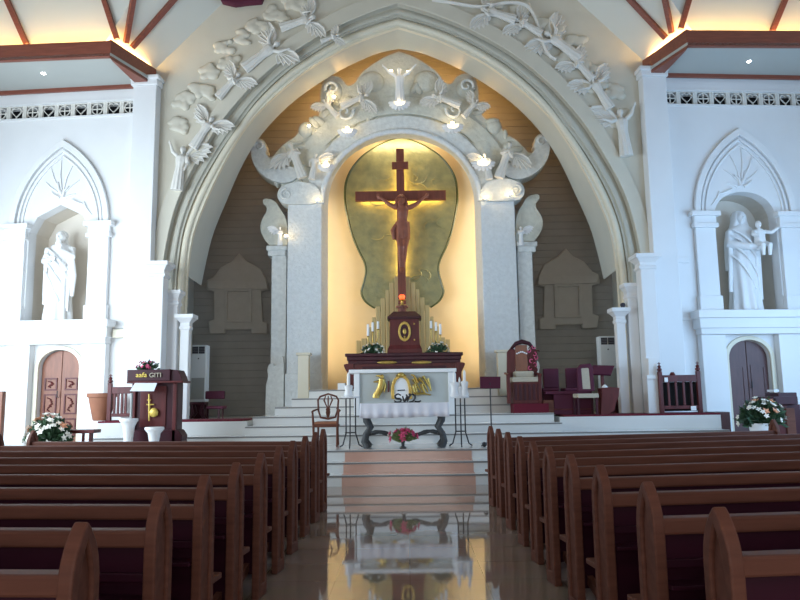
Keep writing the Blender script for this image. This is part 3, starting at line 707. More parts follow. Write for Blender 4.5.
# niche room
b = MB(); nb = 18.75; W2 = wb + .25; zN = Z(401, 120, 18.3)
prof = []
for i in range(13):
    a = pi*i/12; prof.append((CX - W2*cos(a), 18.05 + (nb-18.05)*min(1, sin(a)*1.6)))
m_ = len(prof); b.add([(x, y, ZF) for x, y in prof] + [(x, y, zN) for x, y in prof], [(i, i+1, m_+i+1, m_+i) for i in range(m_-1)] + [tuple(m_+i for i in range(m_))])
b.add([(CX-W2, 18.05, ZF), (CX+W2, 18.05, ZF), (CX+W2, nb, ZF), (CX-W2, nb, ZF)], [(0,1,2,3)])
b.build('niche_wall', 'niche', rt, smooth=True)
b = MB(); ABo = archline(W2+.02, ZF, Z(307, 206, 18.05), zN); b.holed([(CX-W2-.02, ZF), (CX-W2-.02, zN+.05), (CX+W2+.02, zN+.05), (CX+W2+.02, ZF)][::1][:2] + [(CX+W2+.02, zN+.05), (CX+W2+.02, ZF)] + AB[::-1], [], 18.04, 18.07); b.build('niche_front', 'niche', rt)
# crown slab with outline
CL = [(287,204),(281,203.5),(277,197),(278,190),(283,184.5),(275,183),(264,178),(256,170),(252,158),(251,148),(254,140.5),(260,138),(265,141),(266,146),(263.5,150),(266,156),(272,158),(278,150),(285,143),(296,137),(300,128),(306,122),(312,124),(318,118),(321,108),(320,92),(323,80),(332,75),(342,78),(347,87),(355,84),(360,74),(370,66),(384,57),(398.5,51.5)]
YCR = YR + .12
cl = px(CL, YCR)
def soften(pl, it=1):
    for _ in range(it):
        q = [pl[0]]
        for a, c in zip(pl, pl[1:]): q += [(a[0]*.75+c[0]*.25, a[1]*.75+c[1]*.25), (a[0]*.25+c[0]*.75, a[1]*.25+c[1]*.75)]
        pl = q + [pl[-1]]
    return pl
cl = soften(cl, 2); cl[-1] = (CX, cl[-1][1]); cr = [(2*CX-a, z) for a, z in reversed(cl[:-1])]
arc = [p for p in AO[1:-1]]
b = MB(); b.prism(cl + cr + [(CX+ho, zpt)] + arc[::-1], YCR, YCR+.4); b.build('crown', 'crown', rt, bevel=.03)
# raised inner band hugging the arch
def band(r0, r1, y0, y1, a0=0, a1=pi, m='retable', n=28, name='crown_band'):
    A_, B_ = [], []
    for i in range(n+1):
        a = a0 + (a1-a0)*i/n
        for r, q in ((r0, A_), (r1, B_)): q.append((CX - (ho+r)*cos(a), zpt + (ztop-zpt+r)*sin(a)))
    b = MB(); b.strip(A_, B_, y0, y1); return b.build(name, m, rt, bevel=.025)
band(.06, .42, YR-.02, YCR+.05)
band(.50, .98, YR+.05, YCR+.05, .42, pi-.42, 'crown')
# volutes: spirals laid over the slab edge
def spiral(name, u, v, r, turns, s, a0, m='retable', Yq=YR-.03, thick=.09, mirror=False):
    c = P(u, v, Yq); cx = c.x if not mirror else 2*CX - c.x; pts = []; rs = []
    n = int(turns*22)
    for i in range(n+1):
        t = i/n; a = a0 + s*turns*2*pi*t; rr = r*(1-t)**.8 + .02
        pts.append((cx + (rr*cos(a))*(-1 if mirror else 1), Yq, c.z + rr*sin(a))); rs.append(thick*(1-.55*t))
    b = MB(); b.tube(pts, rs, 8); return b.build(name, m, rt, smooth=True)
for mr in (False, True):
    spiral('volute', 258.5, 146, .12, 1.1, -1, 3.3, mirror=mr, thick=.045); spiral('volute', 286, 194, .13, 1.4, 1, 1.6, mirror=mr, thick=.04, Yq=YR-.11)
    spiral('volute', 332, 88, .17, 1.2, -1, 3.6, mirror=mr, thick=.05); spiral('volute', 345, 112, .20, 1.2, -1, .2, mirror=mr, thick=.045)
    for (uq, vq, ra, rb) in ((333, 92, .26, .30), (372, 82, .34, .30), (306, 130, .20, .22), (318, 150, .4, .3)):
        c_ = P(uq, vq, YCR); xx = c_.x if not mr else 2*CX - c_.x; b = MB(); b.ell((xx, YCR+.02, c_.z), (ra, .11, rb), 18, 10); b.build('carved_lobe', 'crown', rt, smooth=True)
    for pts_, yf in (([(266,147),(262.5,140.5),(256,138.5),(251.5,144),(250.5,154),(253.5,165),(261,174),(271,180.5),(284,183.5),(296,180),(301,171),(292,166),(281,166),(271,160),(264.5,152.5),(267,149.5)], YR-.02), ([(287,204),(281,203),(277,197),(278,190),(284,185),(298,181),(314,184),(321,192),(321,204)], YR-.10)):
        pl_2 = soften(px(pts_, yf) + [px(pts_, yf)[0]], 2)[:-1]; pl_2 = mir(pl_2) if mr else pl_2
        b = MB(); b.prism(pl_2, yf, YCR+.3); b.build('big_scroll', 'retable', rt, bevel=.035)
    # scattered carved leaves
    random.seed(11 if mr else 5)
    for i in range(26):
        u = random.uniform(268, 396); a = random.uniform(.2, 1.45); rr = random.uniform(.55, 1.35)
        x = CX - (ho+rr)*cos(a); z = zpt + (ztop-zpt+rr)*sin(a)*.97
        x = 2*CX - x if mr else x; q = random.uniform(0, 6.28); l = random.uniform(.12, .24)
        b = MB(); b.ell((x, YCR-.01, z), (l, .07, l*.45), 10, 6)
        c0_ = Vector((x, 0, z)); b.v = [c0_ + (Matrix.Rotation(q, 3, 'Y') @ (p - c0_)) for p in b.v]; b.build('carved_leaf', 'crown', rt, smooth=True)
# side columns of the retable
for s in (-1, 1):
    nm_ = 'left' if s < 0 else 'right'
    def sx(u, v=300, Y=YR+.1): return CX + s*hw(u, v, Y)
    t = thing('retable_column', 'slim carved stone column hugging the %s pier of the golden niche' % nm_, 'column', (sx(279), YR+.1, ZF-.3)); zc = Z(279, 246, YR+.1); zl = 1.0
    a, c = sorted((sx(271), sx(286))); b = MB(); b.box(a, c, YR+.12, YR+.5, zl, zc-.1); b.build('shaft', 'retable', t, bevel=.02)
    a, c = sorted((sx(266), sx(287))); b = MB(); b.box(a, c, YR+.02, YR+.54, zc-.12, zc); b.box(a+.04, c-.04, YR+.06, YR+.5, zc-.26, zc-.1); b.build('capital', 'retable', t, bevel=.02)
    b = MB(); bp = [(284,391),(266,391),(266,385),(269,377),(267,368),(272,362),(276,368),(284,350)]; pl = px(bp, YR+.05); pl = soften(pl + [pl[0]], 2)[:-1]
    if s > 0: pl = mir(pl)
    b.prism([(x, z if z > Z(270, 386, YR) else 1.0) for x, z in pl], YR+.0, YR+.4); b.build('scrolled_base', 'retable', t, bevel=.02)
    # flame-shaped scroll standing on the capital
    fl = [(270,246),(264,239),(260.5,230),(262,221),(267.5,213),(267.5,208),(263,204),(264,199.5),(271,200),(277,203),(279.5,208),(284,214),(288,224),(288,246)]
    pl = soften(px(fl, YR+.3), 2); pl = mir(pl) if s > 0 else pl
    b = MB(); b.prism(pl, YR+.2, YR+.45); o = b.build('scroll_finial', 'crown', t, bevel=.03)
# blocky cream pedestals in front of the piers
for s in (-1, 1):
    xx = CX + s*hw(304, 370, 16.9); b = MB(); z1 = Z(304, 353, 16.9); t = thing('pedestal', 'tall cream square pedestal before the %s pier of the niche' % ('left' if s < 0 else 'right'), 'pedestal', (xx, 16.9, 8*k))
    b.box(xx-.13, xx+.13, 16.77, 17.03, 8*k, z1-.06); b.build('shaft', 'ridge', t, bevel=.01); b = MB(); b.box(xx-.17, xx+.17, 16.73, 17.07, z1-.06, z1); b.build('top', 'ridge', t, bevel=.01)
# ------------------------------------------------------------------ cross, panel, stepped backdrop
YP = 18.48
GP = [(402,138),(388,141.5),(375,148),(362,157),(352,169),(346.5,181),(345,193),(345.5,205),(348,218),(352,234),(358,249),(364.5,262),(366,272),(363.5,284),(361.5,292),(363.5,298.5),(368,303.5),(375,308)]
gl = px(GP, YP); gl[0] = (CX, gl[0][1]); gs = smooth_curve(gl, 5); gs = gs + [(CX-.35, gl[-1][1]-.3)]
full = gs + [(2*CX-a, z) for a, z in reversed(gs[1:])]
t = thing('glass_panel', 'gold green bulbous relief panel behind the crucifix', 'panel', (CX, YP, 3.0))
b = MB(); b.prism([(CX+(a-CX)*.975, z) for a, z in full], YP-.03, YP+.03); b.build('panel_face', 'glass', t)
zm = 6.0
b = MB(); b.tube([(a, YP, z) for a, z in gs[:-1]], .035, 6); b.build('rim', 'glassrim', t, smooth=True); b = MB(); b.tube([(2*CX-a, YP, z) for a, z in gs[:-1]], .035, 6); b.build('rim', 'glassrim', t, smooth=True)
random.seed(3)
for i in range(16):
    u, v = random.uniform(355, 448), random.uniform(170, 290)
    if abs(u-401) < 12 or (v > 245 and abs(u-401) > 30): continue
    c = P(u, v, YP-.04); b = MB(); r = random.uniform(.12, .28); a0 = random.uniform(0, 6)
    b.tube([(c.x + r*cos(a0+q*.35), YP-.04, c.z + r*.7*sin(a0+q*.35)) for q in range(9)], [.012+.008*sin(q*.4) for q in range(9)], 5); b.build('engraved_swirl', 'glass', t, smooth=True)
st = thing('stepped_backdrop', 'olive gold stepped backdrop of upright boards behind the tabernacle', 'backdrop', (CX, 18.4, ZF))
steps_ = [(47, 351, 340), (42, 351, 338), (36, 351, 327), (31, 351, 317), (27, 351, 306), (22, 351, 298), (17, 351, 290), (13, 351, 283), (8, 351, 277)]
for s in (-1, 1):
    for i, (w, _, v) in enumerate(steps_):
        w2 = steps_[i+1][0] if i+1 < len(steps_) else 2
        a, c = sorted((CX + s*w/FPX*18.3, CX + s*(w2+.4)/FPX*18.3)); b = MB(); b.box(a, c, 18.34-.012*i, 18.42, ZF, Z(401, v, 18.35)); b.build('board', 'organ', st, bevel=.012)
YCc = 18.1
cr_ = thing('crucifix', 'large red brown wooden crucifix backlit by yellow light', 'crucifix', (P(401, 305, YCc).x, YCc, ZF))
xc = P(401.2, 240, YCc).x; zb, zt2 = ZF, Z(400, 148.5, YCc); zbar0, zbar1 = Z(401, 200.2, YCc), Z(401, 190.8, YCc); ar = (449-355.5)/2/FPX*YCc*1.0
tw = .105
b = MB(); b.box(xc-tw, xc+tw, YCc, YCc+.13, zb, zt2); b.build('upright', 'crosswood', cr_, bevel=.01)
b = MB(); b.box(xc-ar, xc+ar, YCc-.012, YCc+.118, zbar0, zbar1); b.build('crossbar', 'crosswood', cr_, bevel=.01)
b = MB(); b.box(xc-.22, xc+.22, YCc-.04, YCc-.001, Z(401, 169.5, YCc), Z(401, 162, YCc)); b.build('title_board', 'crosswood', cr_, bevel=.008)
# backlight strips fixed behind the beams
b = MB(); b.box(xc-.07, xc+.07, YCc+.15, YCc+.17, Z(401, 284, YCc), zt2-.35); b.build('backlight', 'halo', cr_)
b = MB(); b.box(xc-ar+.12, xc+ar-.12, YCc+.15, YCc+.17, zbar0+.06, zbar1-.06); b.build('backlight', 'halo', cr_)
# corpus
cp = thing('corpus_figure', 'carved brown figure with outstretched arms hanging on the large cross', 'figure', (xc, YCc-.1, Z(401, 272, YCc)))
yb = YCc - .13; q = lambda u, v, dy=0: tuple(P(u, v, YCc-.12) + Vector((0, dy, 0)))
b = MB()
b.tube([q(403, 206.5), q(402.6, 212), q(402.5, 219), q(402.3, 226), q(402.5, 232)], [.13, .155, .125, .13, .15], 14, .7)
b.tube([q(395.5, 207.5), q(402.5, 208), q(410, 207.5)], [.07, .10, .07], 10, .8)
for us in ((396, 207.5, 389.5, 204.5, 381.5, 198.5, -1), (409.5, 207.5, 416.5, 204, 424, 197.5, 1)):
    p0, p1, p2 = q(us[0], us[1]), q(us[2], us[3]), q(us[4], us[5]); b.tube([p0, p1, p2], [.075, .058, .036], 10); hand(b, p2, Vector(p2)-Vector(p1), 2.1, us[6])
for s, kx in ((-1, -1.0), (1, 1.2)):
    b.tube([q(402.3+s*2.2, 231), q(402+s*2.4+.8, 242, -.08), q(402.6+s*2.3, 248, -.14), q(402.3+s*1.6, 258, -.05), q(402+s*1.1, 268)], [.12, .105, .078, .07, .045], 10)
    b.tube([q(402+s*1.1, 267.5), q(402+s*.9, 270.5, -.07), q(402+s*.8, 273.5, -.13)], [.045, .05, .03], 8, .7)
b.tube([q(402.5, 208), q(401.5, 203, -.03)], [.06, .055], 8)
hb = MB(); head(hb, (0, 0, 0), 2.0, True); Rh = Matrix.Rotation(.25, 3, 'Y') @ Matrix.Rotation(-.35, 3, 'X'); hc = Vector(q(401.2, 201.5, -.06)); b.add([tuple(hc + Rh @ p) for p in hb.v], hb.f)
b.build('body', 'corpus', cp, smooth=True, remesh=.018)
b = MB(); zc1, zc0 = Z(402, 223.5, YCc), Z(402, 241, YCc); xc2 = q(402.5, 230)[0]
b.rings([(xc2, yb, zc0+(zc1-zc0)*t, .20-.03*abs(t-.6), .17, 9, .09*(1-t), t*2) for t in [i/8 for i in range(9)]], 32); b.tube([(xc2-.17, yb-.05, zc1-.08), (xc2-.25, yb-.04, zc1-.22), (xc2-.22, yb-.04, zc0+.0)], [.05, .07, .04], 8); b.build('loincloth', 'corpus', cp, smooth=True)
b = MB(); b.ell(tuple(hc+Vector((0, .05, .05))), (.125, .12, .15), 12, 8); 
for s in (-1, 1): b.tube([tuple(hc+Vector((s*.1, .03, .06))), tuple(hc+Vector((s*.13, .02, -.1))), tuple(hc+Vector((s*.11, 0, -.22)))], [.05, .05, .03], 8)
b.build('hair', 'corpus', cp, smooth=True)
b = MB(); b.tube([tuple(hc+Vector((.135*cos(a), .135*sin(a)*.9, .07+.012*sin(a*7)))) for a in [i*2*pi/24 for i in range(25)]], .016, 6); b.build('crown_of_thorns', 'crosswood', cp, smooth=True)
# red sanctuary lamp in front of the upright
pl_ = P(402, 297, 17.9); t = thing('sanctuary_lamp', 'small glowing red lamp at the foot of the large cross', 'lamp', (pl_.x, 17.9, Z(402, 306, 17.9)))
b = MB(); z0 = Z(402, 306, 17.9); h_ = pl_.z - z0; b.lathe([(.09, 0), (.10, .03), (.03, .05), (.03, h_*.55), (.09, h_*.62), (.10, h_*.7)], pl_.x, 17.9, 16, z0=z0); b.build('stand', 'gold', t, smooth=True)
b = MB(); b.lathe([(.04, h_*.7), (.07, h_*.85), (.08, h_*1.1), (.05, h_*1.25)], pl_.x, 17.9, 16, z0=z0); b.build('glow_cup', 'cross_lamp', t, smooth=True)
b = MB(); b.lathe([(.11, 0), (.11, z0-ZF-.05), (.16, z0-ZF-.05), (.16, z0-ZF)], pl_.x, 17.9, 16, z0=ZF); b.build('pillar', 'crosswood', t)
# ================================================================== HIGH ALTAR
YH = 16.35
xa0, xa1 = X(347.5, 370, YH), X(461.5, 370, YH); xs0, xs1 = X(345, 355, YH-.06), X(463, 355, YH-.06); zs1, zs0 = Z(403, 353, YH), Z(403, 357.5, YH)
ha = thing('high_altar', 'dark mahogany high altar with gilded ornaments under the tabernacle', 'altar', ((xa0+xa1)/2, YH+.35, ZF))
b = MB(); b.box(xa0, xa1, YH, YH+.6, ZF, zs0-.13); b.build('body', 'redwood', ha, bevel=.01)
b = MB(); b.box(xs0, xs1, YH-.08, YH+.66, zs0+.03, zs1); b.box(xs0+.04, xs1-.04, YH-.05, YH+.64, zs0-.06, zs0+.03); b.build('mensa', 'darkwood', ha, bevel=.012)
b = MB(); b.box(xa0+.02, xa1-.02, YH-.03, YH+.6, zs0-.14, zs0-.06); b.build('frieze', 'darkwood', ha, bevel=.01)
b = MB(); b.box(xa0+.35, xa1-.35, YH-.025, YH+.01, ZF+.12, zs0-.2); b.build('front_panel', 'darkwood', ha, bevel=.01)
for u in (387, 421.5):
    c = P(u, 361.5, YH-.035); b = MB(); b.ell((c.x, YH-.035, c.z-.02), (.24, .02, .04), 14, 6); b.build('gilt_ornament', 'gold', ha, smooth=True)
for s in (-1, 1):
    x = xa0+.02 if s < 0 else xa1-.02; pr = [(x, ZF), (x, zs0-.14), (x-s*-.0, zs0-.14)]
    b = MB(); e = x + s*.07; b.prism(soften([(x-s*.12, ZF), (x+s*.02, ZF), (x+s*.02, ZF+.3), (x-s*.02, zs0-.42), (x+s*.10, zs0-.2), (x+s*.10, zs0-.13), (x-s*.12, zs0-.13)], 1), YH-.04, YH+.1); b.build('corner_scroll', 'redwood', ha, bevel=.01)
tb = thing('tabernacle', 'dark mahogany tabernacle with flared foot and oval gilded door', 'tabernacle', ((xa0+xa1)/2, YH+.3, zs1))
xt = P(404.6, 335, YH+.1).x; zt0 = zs1; Zt = lambda v: Z(404, v, YH+.1)
wt = (419.5-390.3)/2/FPX*(YH+.1)
pr = [(17.5, 352.8), (17.0, 349), (15.2, 345), (14.6, 338), (14.6, 319)]
b = MB(); y0, y1 = YH+.1, YH+.56
sc = (YH+.1)/FPX
prev = None
for (a, v), (c, v2) in zip(pr, pr[1:]):
    a *= sc; c *= sc; za, zc_ = max(zt0, Zt(v)), Zt(v2); b.add([(xt-a, y0-(a-wt)*.5, za), (xt+a, y0-(a-wt)*.5, za), (xt+a, y1, za), (xt-a, y1, za), (xt-c, y0-(c-wt)*.5, zc_), (xt+c, y0-(c-wt)*.5, zc_), (xt+c, y1, zc_), (xt-c, y1, zc_)], [(0,3,2,1),(4,5,6,7),(0,1,5,4),(1,2,6,5),(2,3,7,6),(3,0,4,7)])
b.build('body', 'redwood', tb)
b = MB(); e = 17*sc; b.box(xt-e, xt+e, y0-.07, y1+.02, Zt(319), Zt(316.8)); f_ = 11*sc
b.add([(xt-e, y0-.07, Zt(316.8)), (xt+e, y0-.07, Zt(316.8)), (xt+e, y1, Zt(316.8)), (xt-e, y1, Zt(316.8)), (xt-f_, y0+.08, Zt(311)), (xt+f_, y0+.08, Zt(311)), (xt+f_, y1-.08, Zt(311)), (xt-f_, y1-.08, Zt(311))], [(0,3,2,1),(4,5,6,7),(0,1,5,4),(1,2,6,5),(2,3,7,6),(3,0,4,7)]); b.build('roof', 'darkwood', tb)
ov = lambda rx, rz, n=24: [(xt + rx*sin(2*pi*i/n), Zt(331.5) + rz*cos(2*pi*i/n)) for i in range(n)]
b = MB(); b.holed(ov(.15, .235), [ov(.10, .17)], y0-.035, y0+.002); b.build('gilt_frame', 'gold', tb, bevel=.006)
b = MB(); b.prism(ov(.10, .17), y0-.015, y0+.001); b.build('oval_door', 'darkwood', tb)
b = MB(); b.ell((xt, y0-.02, Zt(331.5)), (.045, .02, .075), 12, 8); b.tube([(xt, y0-.03, Zt(336)), (xt, y0-.03, Zt(338.5))], .02, 6); b.build('gilt_emblem', 'gold', tb, smooth=True)
b = MB()
for v in (324, 340): b.ell((xt+9.8*sc, y0-.008, Zt(v)), (.022, .012, .022), 8, 6)
b.build('hinge_studs', 'gold', tb)
# candelabra and low bouquets on the high altar
def bouquet(label, c, rx, rz, nleaf, flowers, pot=None, sizes=(.05, .09), leafm='leaf', fl=(), group=None, ry=None, seed=1, grass=0):
    random.seed(seed); c = Vector(c); ry = ry or rx*.6
    t = thing('flower_arrangement', label, 'flowers', tuple(c), 0, group)
    if pot: pot(t)
    zc = c.z + (pot.h if pot else 0)
    b = MB()
    for i in range(nleaf):
        a = random.uniform(0, 2*pi); e = random.uniform(-.15, 1.3); r = random.uniform(.35, 1.0); d = Vector((cos(a)*cos(e)*rx, sin(a)*cos(e)*ry, sin(e)*rz)); tip = Vector((c.x, c.y, zc)) + d*r
        l = random.uniform(*sizes); dn = d.normalized(); sd = dn.cross(Vector((random.uniform(-1, 1), random.uniform(-1, 1), random.uniform(-1, 1)))).normalized()*l*.38; nn = dn.cross(sd).normalized()*l*.05
        b.add([tuple(tip - dn*l), tuple(tip - dn*l*.3 + sd), tuple(tip + dn*l*.5), tuple(tip - dn*l*.3 - sd), tuple(tip - dn*l*.2 + nn), tuple(tip - dn*l*.2 - nn)], [(0,1,4),(1,2,4),(2,3,4),(3,0,4),(1,0,5),(2,1,5),(3,2,5),(0,3,5)])
        if i % 4 == 0: b.tube([(c.x, c.y, zc - .02), tuple(Vector((c.x, c.y, zc)) + d*r*.6), tuple(tip)], .0035, 4)
    o = b.build('foliage', leafm, t); o['kind'] = 'stuff'
    for m, cnt, s in fl:
        for i in range(cnt):
            a = random.uniform(pi, 2*pi) if random.random() < .8 else random.uniform(0, pi); e = random.uniform(-.05, 1.25); d = Vector((cos(a)*cos(e)*rx, sin(a)*cos(e)*ry, sin(e)*rz)); p = Vector((c.x, c.y, zc)) + d*random.uniform(.85, 1.05)
            b = MB(); n = 5; dn = d.normalized(); u_ = dn.cross(Vector((0, .3, 1))).normalized(); w_ = dn.cross(u_)
            for j in range(n):
                q_ = 2*pi*j/n; e1 = u_*cos(q_)+w_*sin(q_); e2 = u_*cos(q_+.6)+w_*sin(q_+.6); e0 = u_*cos(q_-.6)+w_*sin(q_-.6)
                b.add([tuple(p), tuple(p + e0*s*.55 + dn*s*.25), tuple(p + e1*s + dn*s*.3), tuple(p + e2*s*.55 + dn*s*.25), tuple(p - dn*s*.15 + e1*s*.3)], [(0,1,2),(0,2,3),(4,2,1),(4,3,2)])
            b.ell(tuple(p + dn*s*.15), (s*.3, s*.3, s*.3), 8, 5); b.build('flower', m, t)
    return t
def candelabrum(label, us, tops, bots, Y, base_z, m='gold', rr=.03, group=None):
    xs = [P(u, 330, Y).x for u in us]; x = xs[1]; t = thing('candelabrum', label, 'candle holder', (x, Y, base_z), 0, group); z0 = base_z
    zb_ = [Z(u, v, Y) for u, v in zip(us, bots)]; zt_2 = [Z(u, v, Y) for u, v in zip(us, tops)]; low = min(zb_) - .16
    b = MB(); b.lathe([(.10, 0), (.10, .015), (.04, .04), (.018, .08), (.018, .2), (.03, .22), (.015, .25), (.015, zb_[1]-z0-.03), (.035, zb_[1]-z0)], x, Y, 14, z0=z0); b.build('stem', m, t, smooth=True)
    for i in (0, 2):
        zz = zb_[i]; s = 1 if xs[i] > x else -1; st_ = z0 + .24
        b = MB(); b.tube([(x, Y, st_), (x+(xs[i]-x)*.5, Y, st_-.03+.03), (xs[i], Y, st_+(zz-st_)*.45), (xs[i], Y, zz-.02)], .011, 6); b.lathe([(.012, -.03), (.035, 0)], xs[i], Y, 10, z0=zz); b.build('arm', m, t, smooth=True)
    for i in range(3):
        b = MB(); b.lathe([(rr, 0), (rr, zt_2[i]-zb_[i]), (.006, zt_2[i]-zb_[i]+.004)], xs[i], Y, 12, z0=zb_[i]+.001); b.build('candle', 'wax', t)
        b = MB(); b.tube([(xs[i], Y, zt_2[i]), (xs[i]+.003, Y, zt_2[i]+.03)], .004, 5); b.build('wick', 'iron', t)
candelabrum('three branched gilt candelabrum left of the tabernacle', (368, 372.7, 378), (324.5, 322.5, 321.5), (336, 331.5, 329), YH+.25, zs1, group=None)
candelabrum('three branched gilt candelabrum right of the tabernacle', (431, 436, 440.3), (321, 322.5, 324), (328.5, 331, 334.5), YH+.25, zs1)
for u, w, sd in ((373, 'left', 21), (438, 'right', 22)):
    c = P(u, 353, YH+.08); bouquet('low bouquet of white flowers and leaves %s of the tabernacle' % w, (c.x, YH+.08, zs1), .30, .26, 130, 0, sizes=(.06, .11), fl=(('petalw', 16, .055),), ry=.10, seed=sd)
# ================================================================== MAIN ALTAR
YA = 14.5; A6 = 6*k
x0, x1 = X(350, 380, YA), X(455.5, 380, YA); za = Z(403, 369, YA)
ma = thing('main_altar', 'white main altar with a gilded relief behind the draped front table', 'altar', ((x0+x1)/2, YA+.3, A6))
b = MB(); b.box(x0-.02, x1+.02, YA-.05, YA+.65, za-.075, za); b.build('mensa', 'white', ma, bevel=.01)
for u0, u1 in ((354, 359.5), (448.5, 454.5)):
    b = MB(); b.box(X(u0, 390, YA), X(u1, 390, YA), YA-.01, YA+.6, A6, za-.075); b.build('leg', 'white', ma, bevel=.01)
b = MB(); b.box(X(359.5, 390, YA), X(448.5, 390, YA), YA+.04, YA+.55, A6, za-.075); b.build('front_panel', 'altargrey', ma)
b = MB(); b.box(X(359.5, 390, YA), X(448.5, 390, YA), YA+.0, YA+.1, A6, A6+.16); b.build('plinth', 'white', ma, bevel=.01)
yy = YA + .02; g = lambda u, v: (P(u, v, yy).x, P(u, v, yy).z)
# central gilded arch with mirror
cxm, _ = g(400.5, 385)
am = [g(*p) for p in ((391.5,399),(391,392),(391.5,385),(394,379),(398,375.5),(401,374.5),(404.5,375.5),(408.5,379.5),(411,386),(412,393),(412,399))]
ai = [g(*p) for p in ((395,399),(394.5,392),(394.5,386),(396.5,381),(399,378.3),(401,377.6),(403.5,378.5),(406.5,381.5),(408,386.5),(408.7,393),(408.7,399))]
b = MB(); b.strip(smooth_curve(am, 4), smooth_curve(ai, 4), yy-.05, yy+.02); b.build('gilt_arch', 'gold', ma, bevel=.008)
b = MB(); b.prism(smooth_curve(ai, 4), yy-.02, yy+.02); b.build('oval_plaque', 'white', ma)
b = MB(); b.ell((g(401, 375)[0], yy-.05, g(401, 375)[1]), (.07, .04, .06), 12, 8); b.tube([(g(396,376)[0], yy-.05, g(396,376)[1]), (g(401,373.5)[0], yy-.06, g(401,373.5)[1]), (g(406,376)[0], yy-.05, g(406,376)[1])], .022, 6); b.build('gilt_crest', 'gold', ma, smooth=True)
b = MB(); b.tube([(g(397.5, 390)[0], yy-.03, g(397.5, 390.5)[1]), (g(405, 389.5)[0], yy-.03, g(405, 390)[1])], .012, 5); b.build('plaque_line', 'iron', ma)
# left gilded kneeling angel with wing, right gilded wheat and wings
def squig(name, pts, rs, m='gold'):
    b = MB(); b.tube([(g(u, v)[0], yy-.03, g(u, v)[1]) for u, v in smooth_curve(pts, 4)], rs, 7, .8); return b.build(name, m, ma, smooth=True)
n_ = lambda pts: (len(pts)-1)*4+1
def squigt(name, pts, r0, r1, m='gold'):
    n = n_(pts); return squig(name, pts, [r0+(r1-r0)*i/(n-1) for i in range(n)], m)
squigt('gilt_wing', [(383,380),(378,381.5),(373.5,382)], .05, .015); squigt('gilt_wing', [(383,378),(379,376),(376,376)], .05, .015)
squigt('gilt_angel_body', [(382,379),(381.5,384),(379.5,390),(376.5,395),(376,398)], .07, .07)
b = MB(); b.ell((g(382, 377)[0], yy-.04, g(382, 377)[1]), (.05, .04, .055), 10, 7); b.build('gilt_head', 'gold', ma, smooth=True)
squigt('gilt_wing', [(383,381),(385.5,386),(384,392)], .05, .02); squigt('gilt_staff', [(388.5,381),(388.5,392)], .02, .02, 'redwood')
for i, pts in enumerate(([(413,379),(417,385),(421,392)], [(414,384),(416,390),(417,394)], [(419,378),(424,384),(428,392)], [(423,376),(426,381),(430,388)], [(416,394),(423,393.5),(431,395)], [(412,387),(414,392),(415,396)], [(421,384),(423,389),(425,394)], [(418,383),(414,376),(411,375)], [(427,379),(429,384),(431,391)])):
    squigt('gilt_feather', pts, .045, .015)
# dark scrolled letters on the front table: a curling monogram
fr = thing('front_table', 'carved dark wooden table draped with a white cloth before the altar', 'table', (X(403, 440, 12.9), 12.95, 3*k))
YT = 12.66; tx0, tx1 = X(361, 403, YT), X(447.5, 403, YT); zt3 = Z(403, 403, YT)
b = MB(); b.box(tx0+.03, tx1-.03, YT+.03, YT+.55, zt3-.05, zt3-.012); b.build('tabletop', 'ebony', fr, bevel=.008)
for s in (-1, 1):
    for yy2 in (YT+.08, YT+.48):
        cxl = X(368, 430, YT+.1) if s < 0 else X(440.5, 430, YT+.1); z_ = lambda v: Z(403, v, YT+.1)
        prl = [(0, 0, .075), (-.05, .12, .06), (-.03, .25, .05), (.03, .36, .055), (-.02, .48, .06), (-.02, .60, .07), (0, zt3-.06-3*k, .085)]
        b = MB(); b.tube([(cxl + (-s)*o*1.3, yy2, 3*k + hz + (.0 if hz else .0)) for o, hz, r in prl], [r for _, _, r in prl], 8); b.build('leg', 'ebony', fr, smooth=True)
xl, xr = X(370, 430, YT+.28), X(438.5, 430, YT+.28); zz2 = Z(403, 433.5, YT+.28)
b = MB(); b.tube([(xl+(xr-xl)*t, YT+.28, zz2 + .035*sin(t*4*pi)*(1 if t < .5 else -1)) for t in [i/24 for i in range(25)]], [.028+.014*abs(sin(i*.9)) for i in range(25)], 8); b.build('stretcher', 'ebony', fr, smooth=True)
for s, x in ((-1, xl), (1, xr)):
    b = MB(); b.tube([(x, YT+.08, zz2), (x, YT+.48, zz2)], .03, 8); b.build('side_stretcher', 'ebony', fr, smooth=True)
cl_ = MB(); nx = 60; rows_ = []
for i in range(nx+1):
    t = i/nx; x = tx0-.02 + (tx1-tx0+.04)*t; f_ = .010*sin(t*55)+.006*sin(t*23)
    zbt = zt3 - (.245 + .02*(1-t)) + .004*sin(t*31)
    rows_.append([(x, YT+.58, zt3-.02), (x, YT+.02, zt3+.004), (x, YT-.012, zt3-.004), (x, YT-.015+f_*.4, zt3-.08), (x, YT-.02+f_, (zt3+zbt)/2-.03), (x, YT-.02+f_*1.5, zbt)])
vs = [p for r in rows_ for p in r]; m6 = 6; fs = [(i*m6+j, (i+1)*m6+j, (i+1)*m6+j+1, i*m6+j+1) for i in range(nx) for j in range(m6-1)]; cl_.add(vs, fs)
for x, sg in ((tx0-.02, -1), (tx1+.02, 1)): cl_.add([(x, YT+.58, zt3-.02), (x, YT-.012, zt3-.0), (x+sg*.01, YT-.015, zt3-.26), (x+sg*.02, YT+.56, zt3-.25)], [(0,1,2,3)])
o = cl_.build('altar_cloth', 'cloth', None, smooth=True); tag(o, 'white cloth hanging over the dark carved front table', 'cloth'); sm = o.modifiers.new('thick', 'SOLIDIFY'); sm.thickness = .006
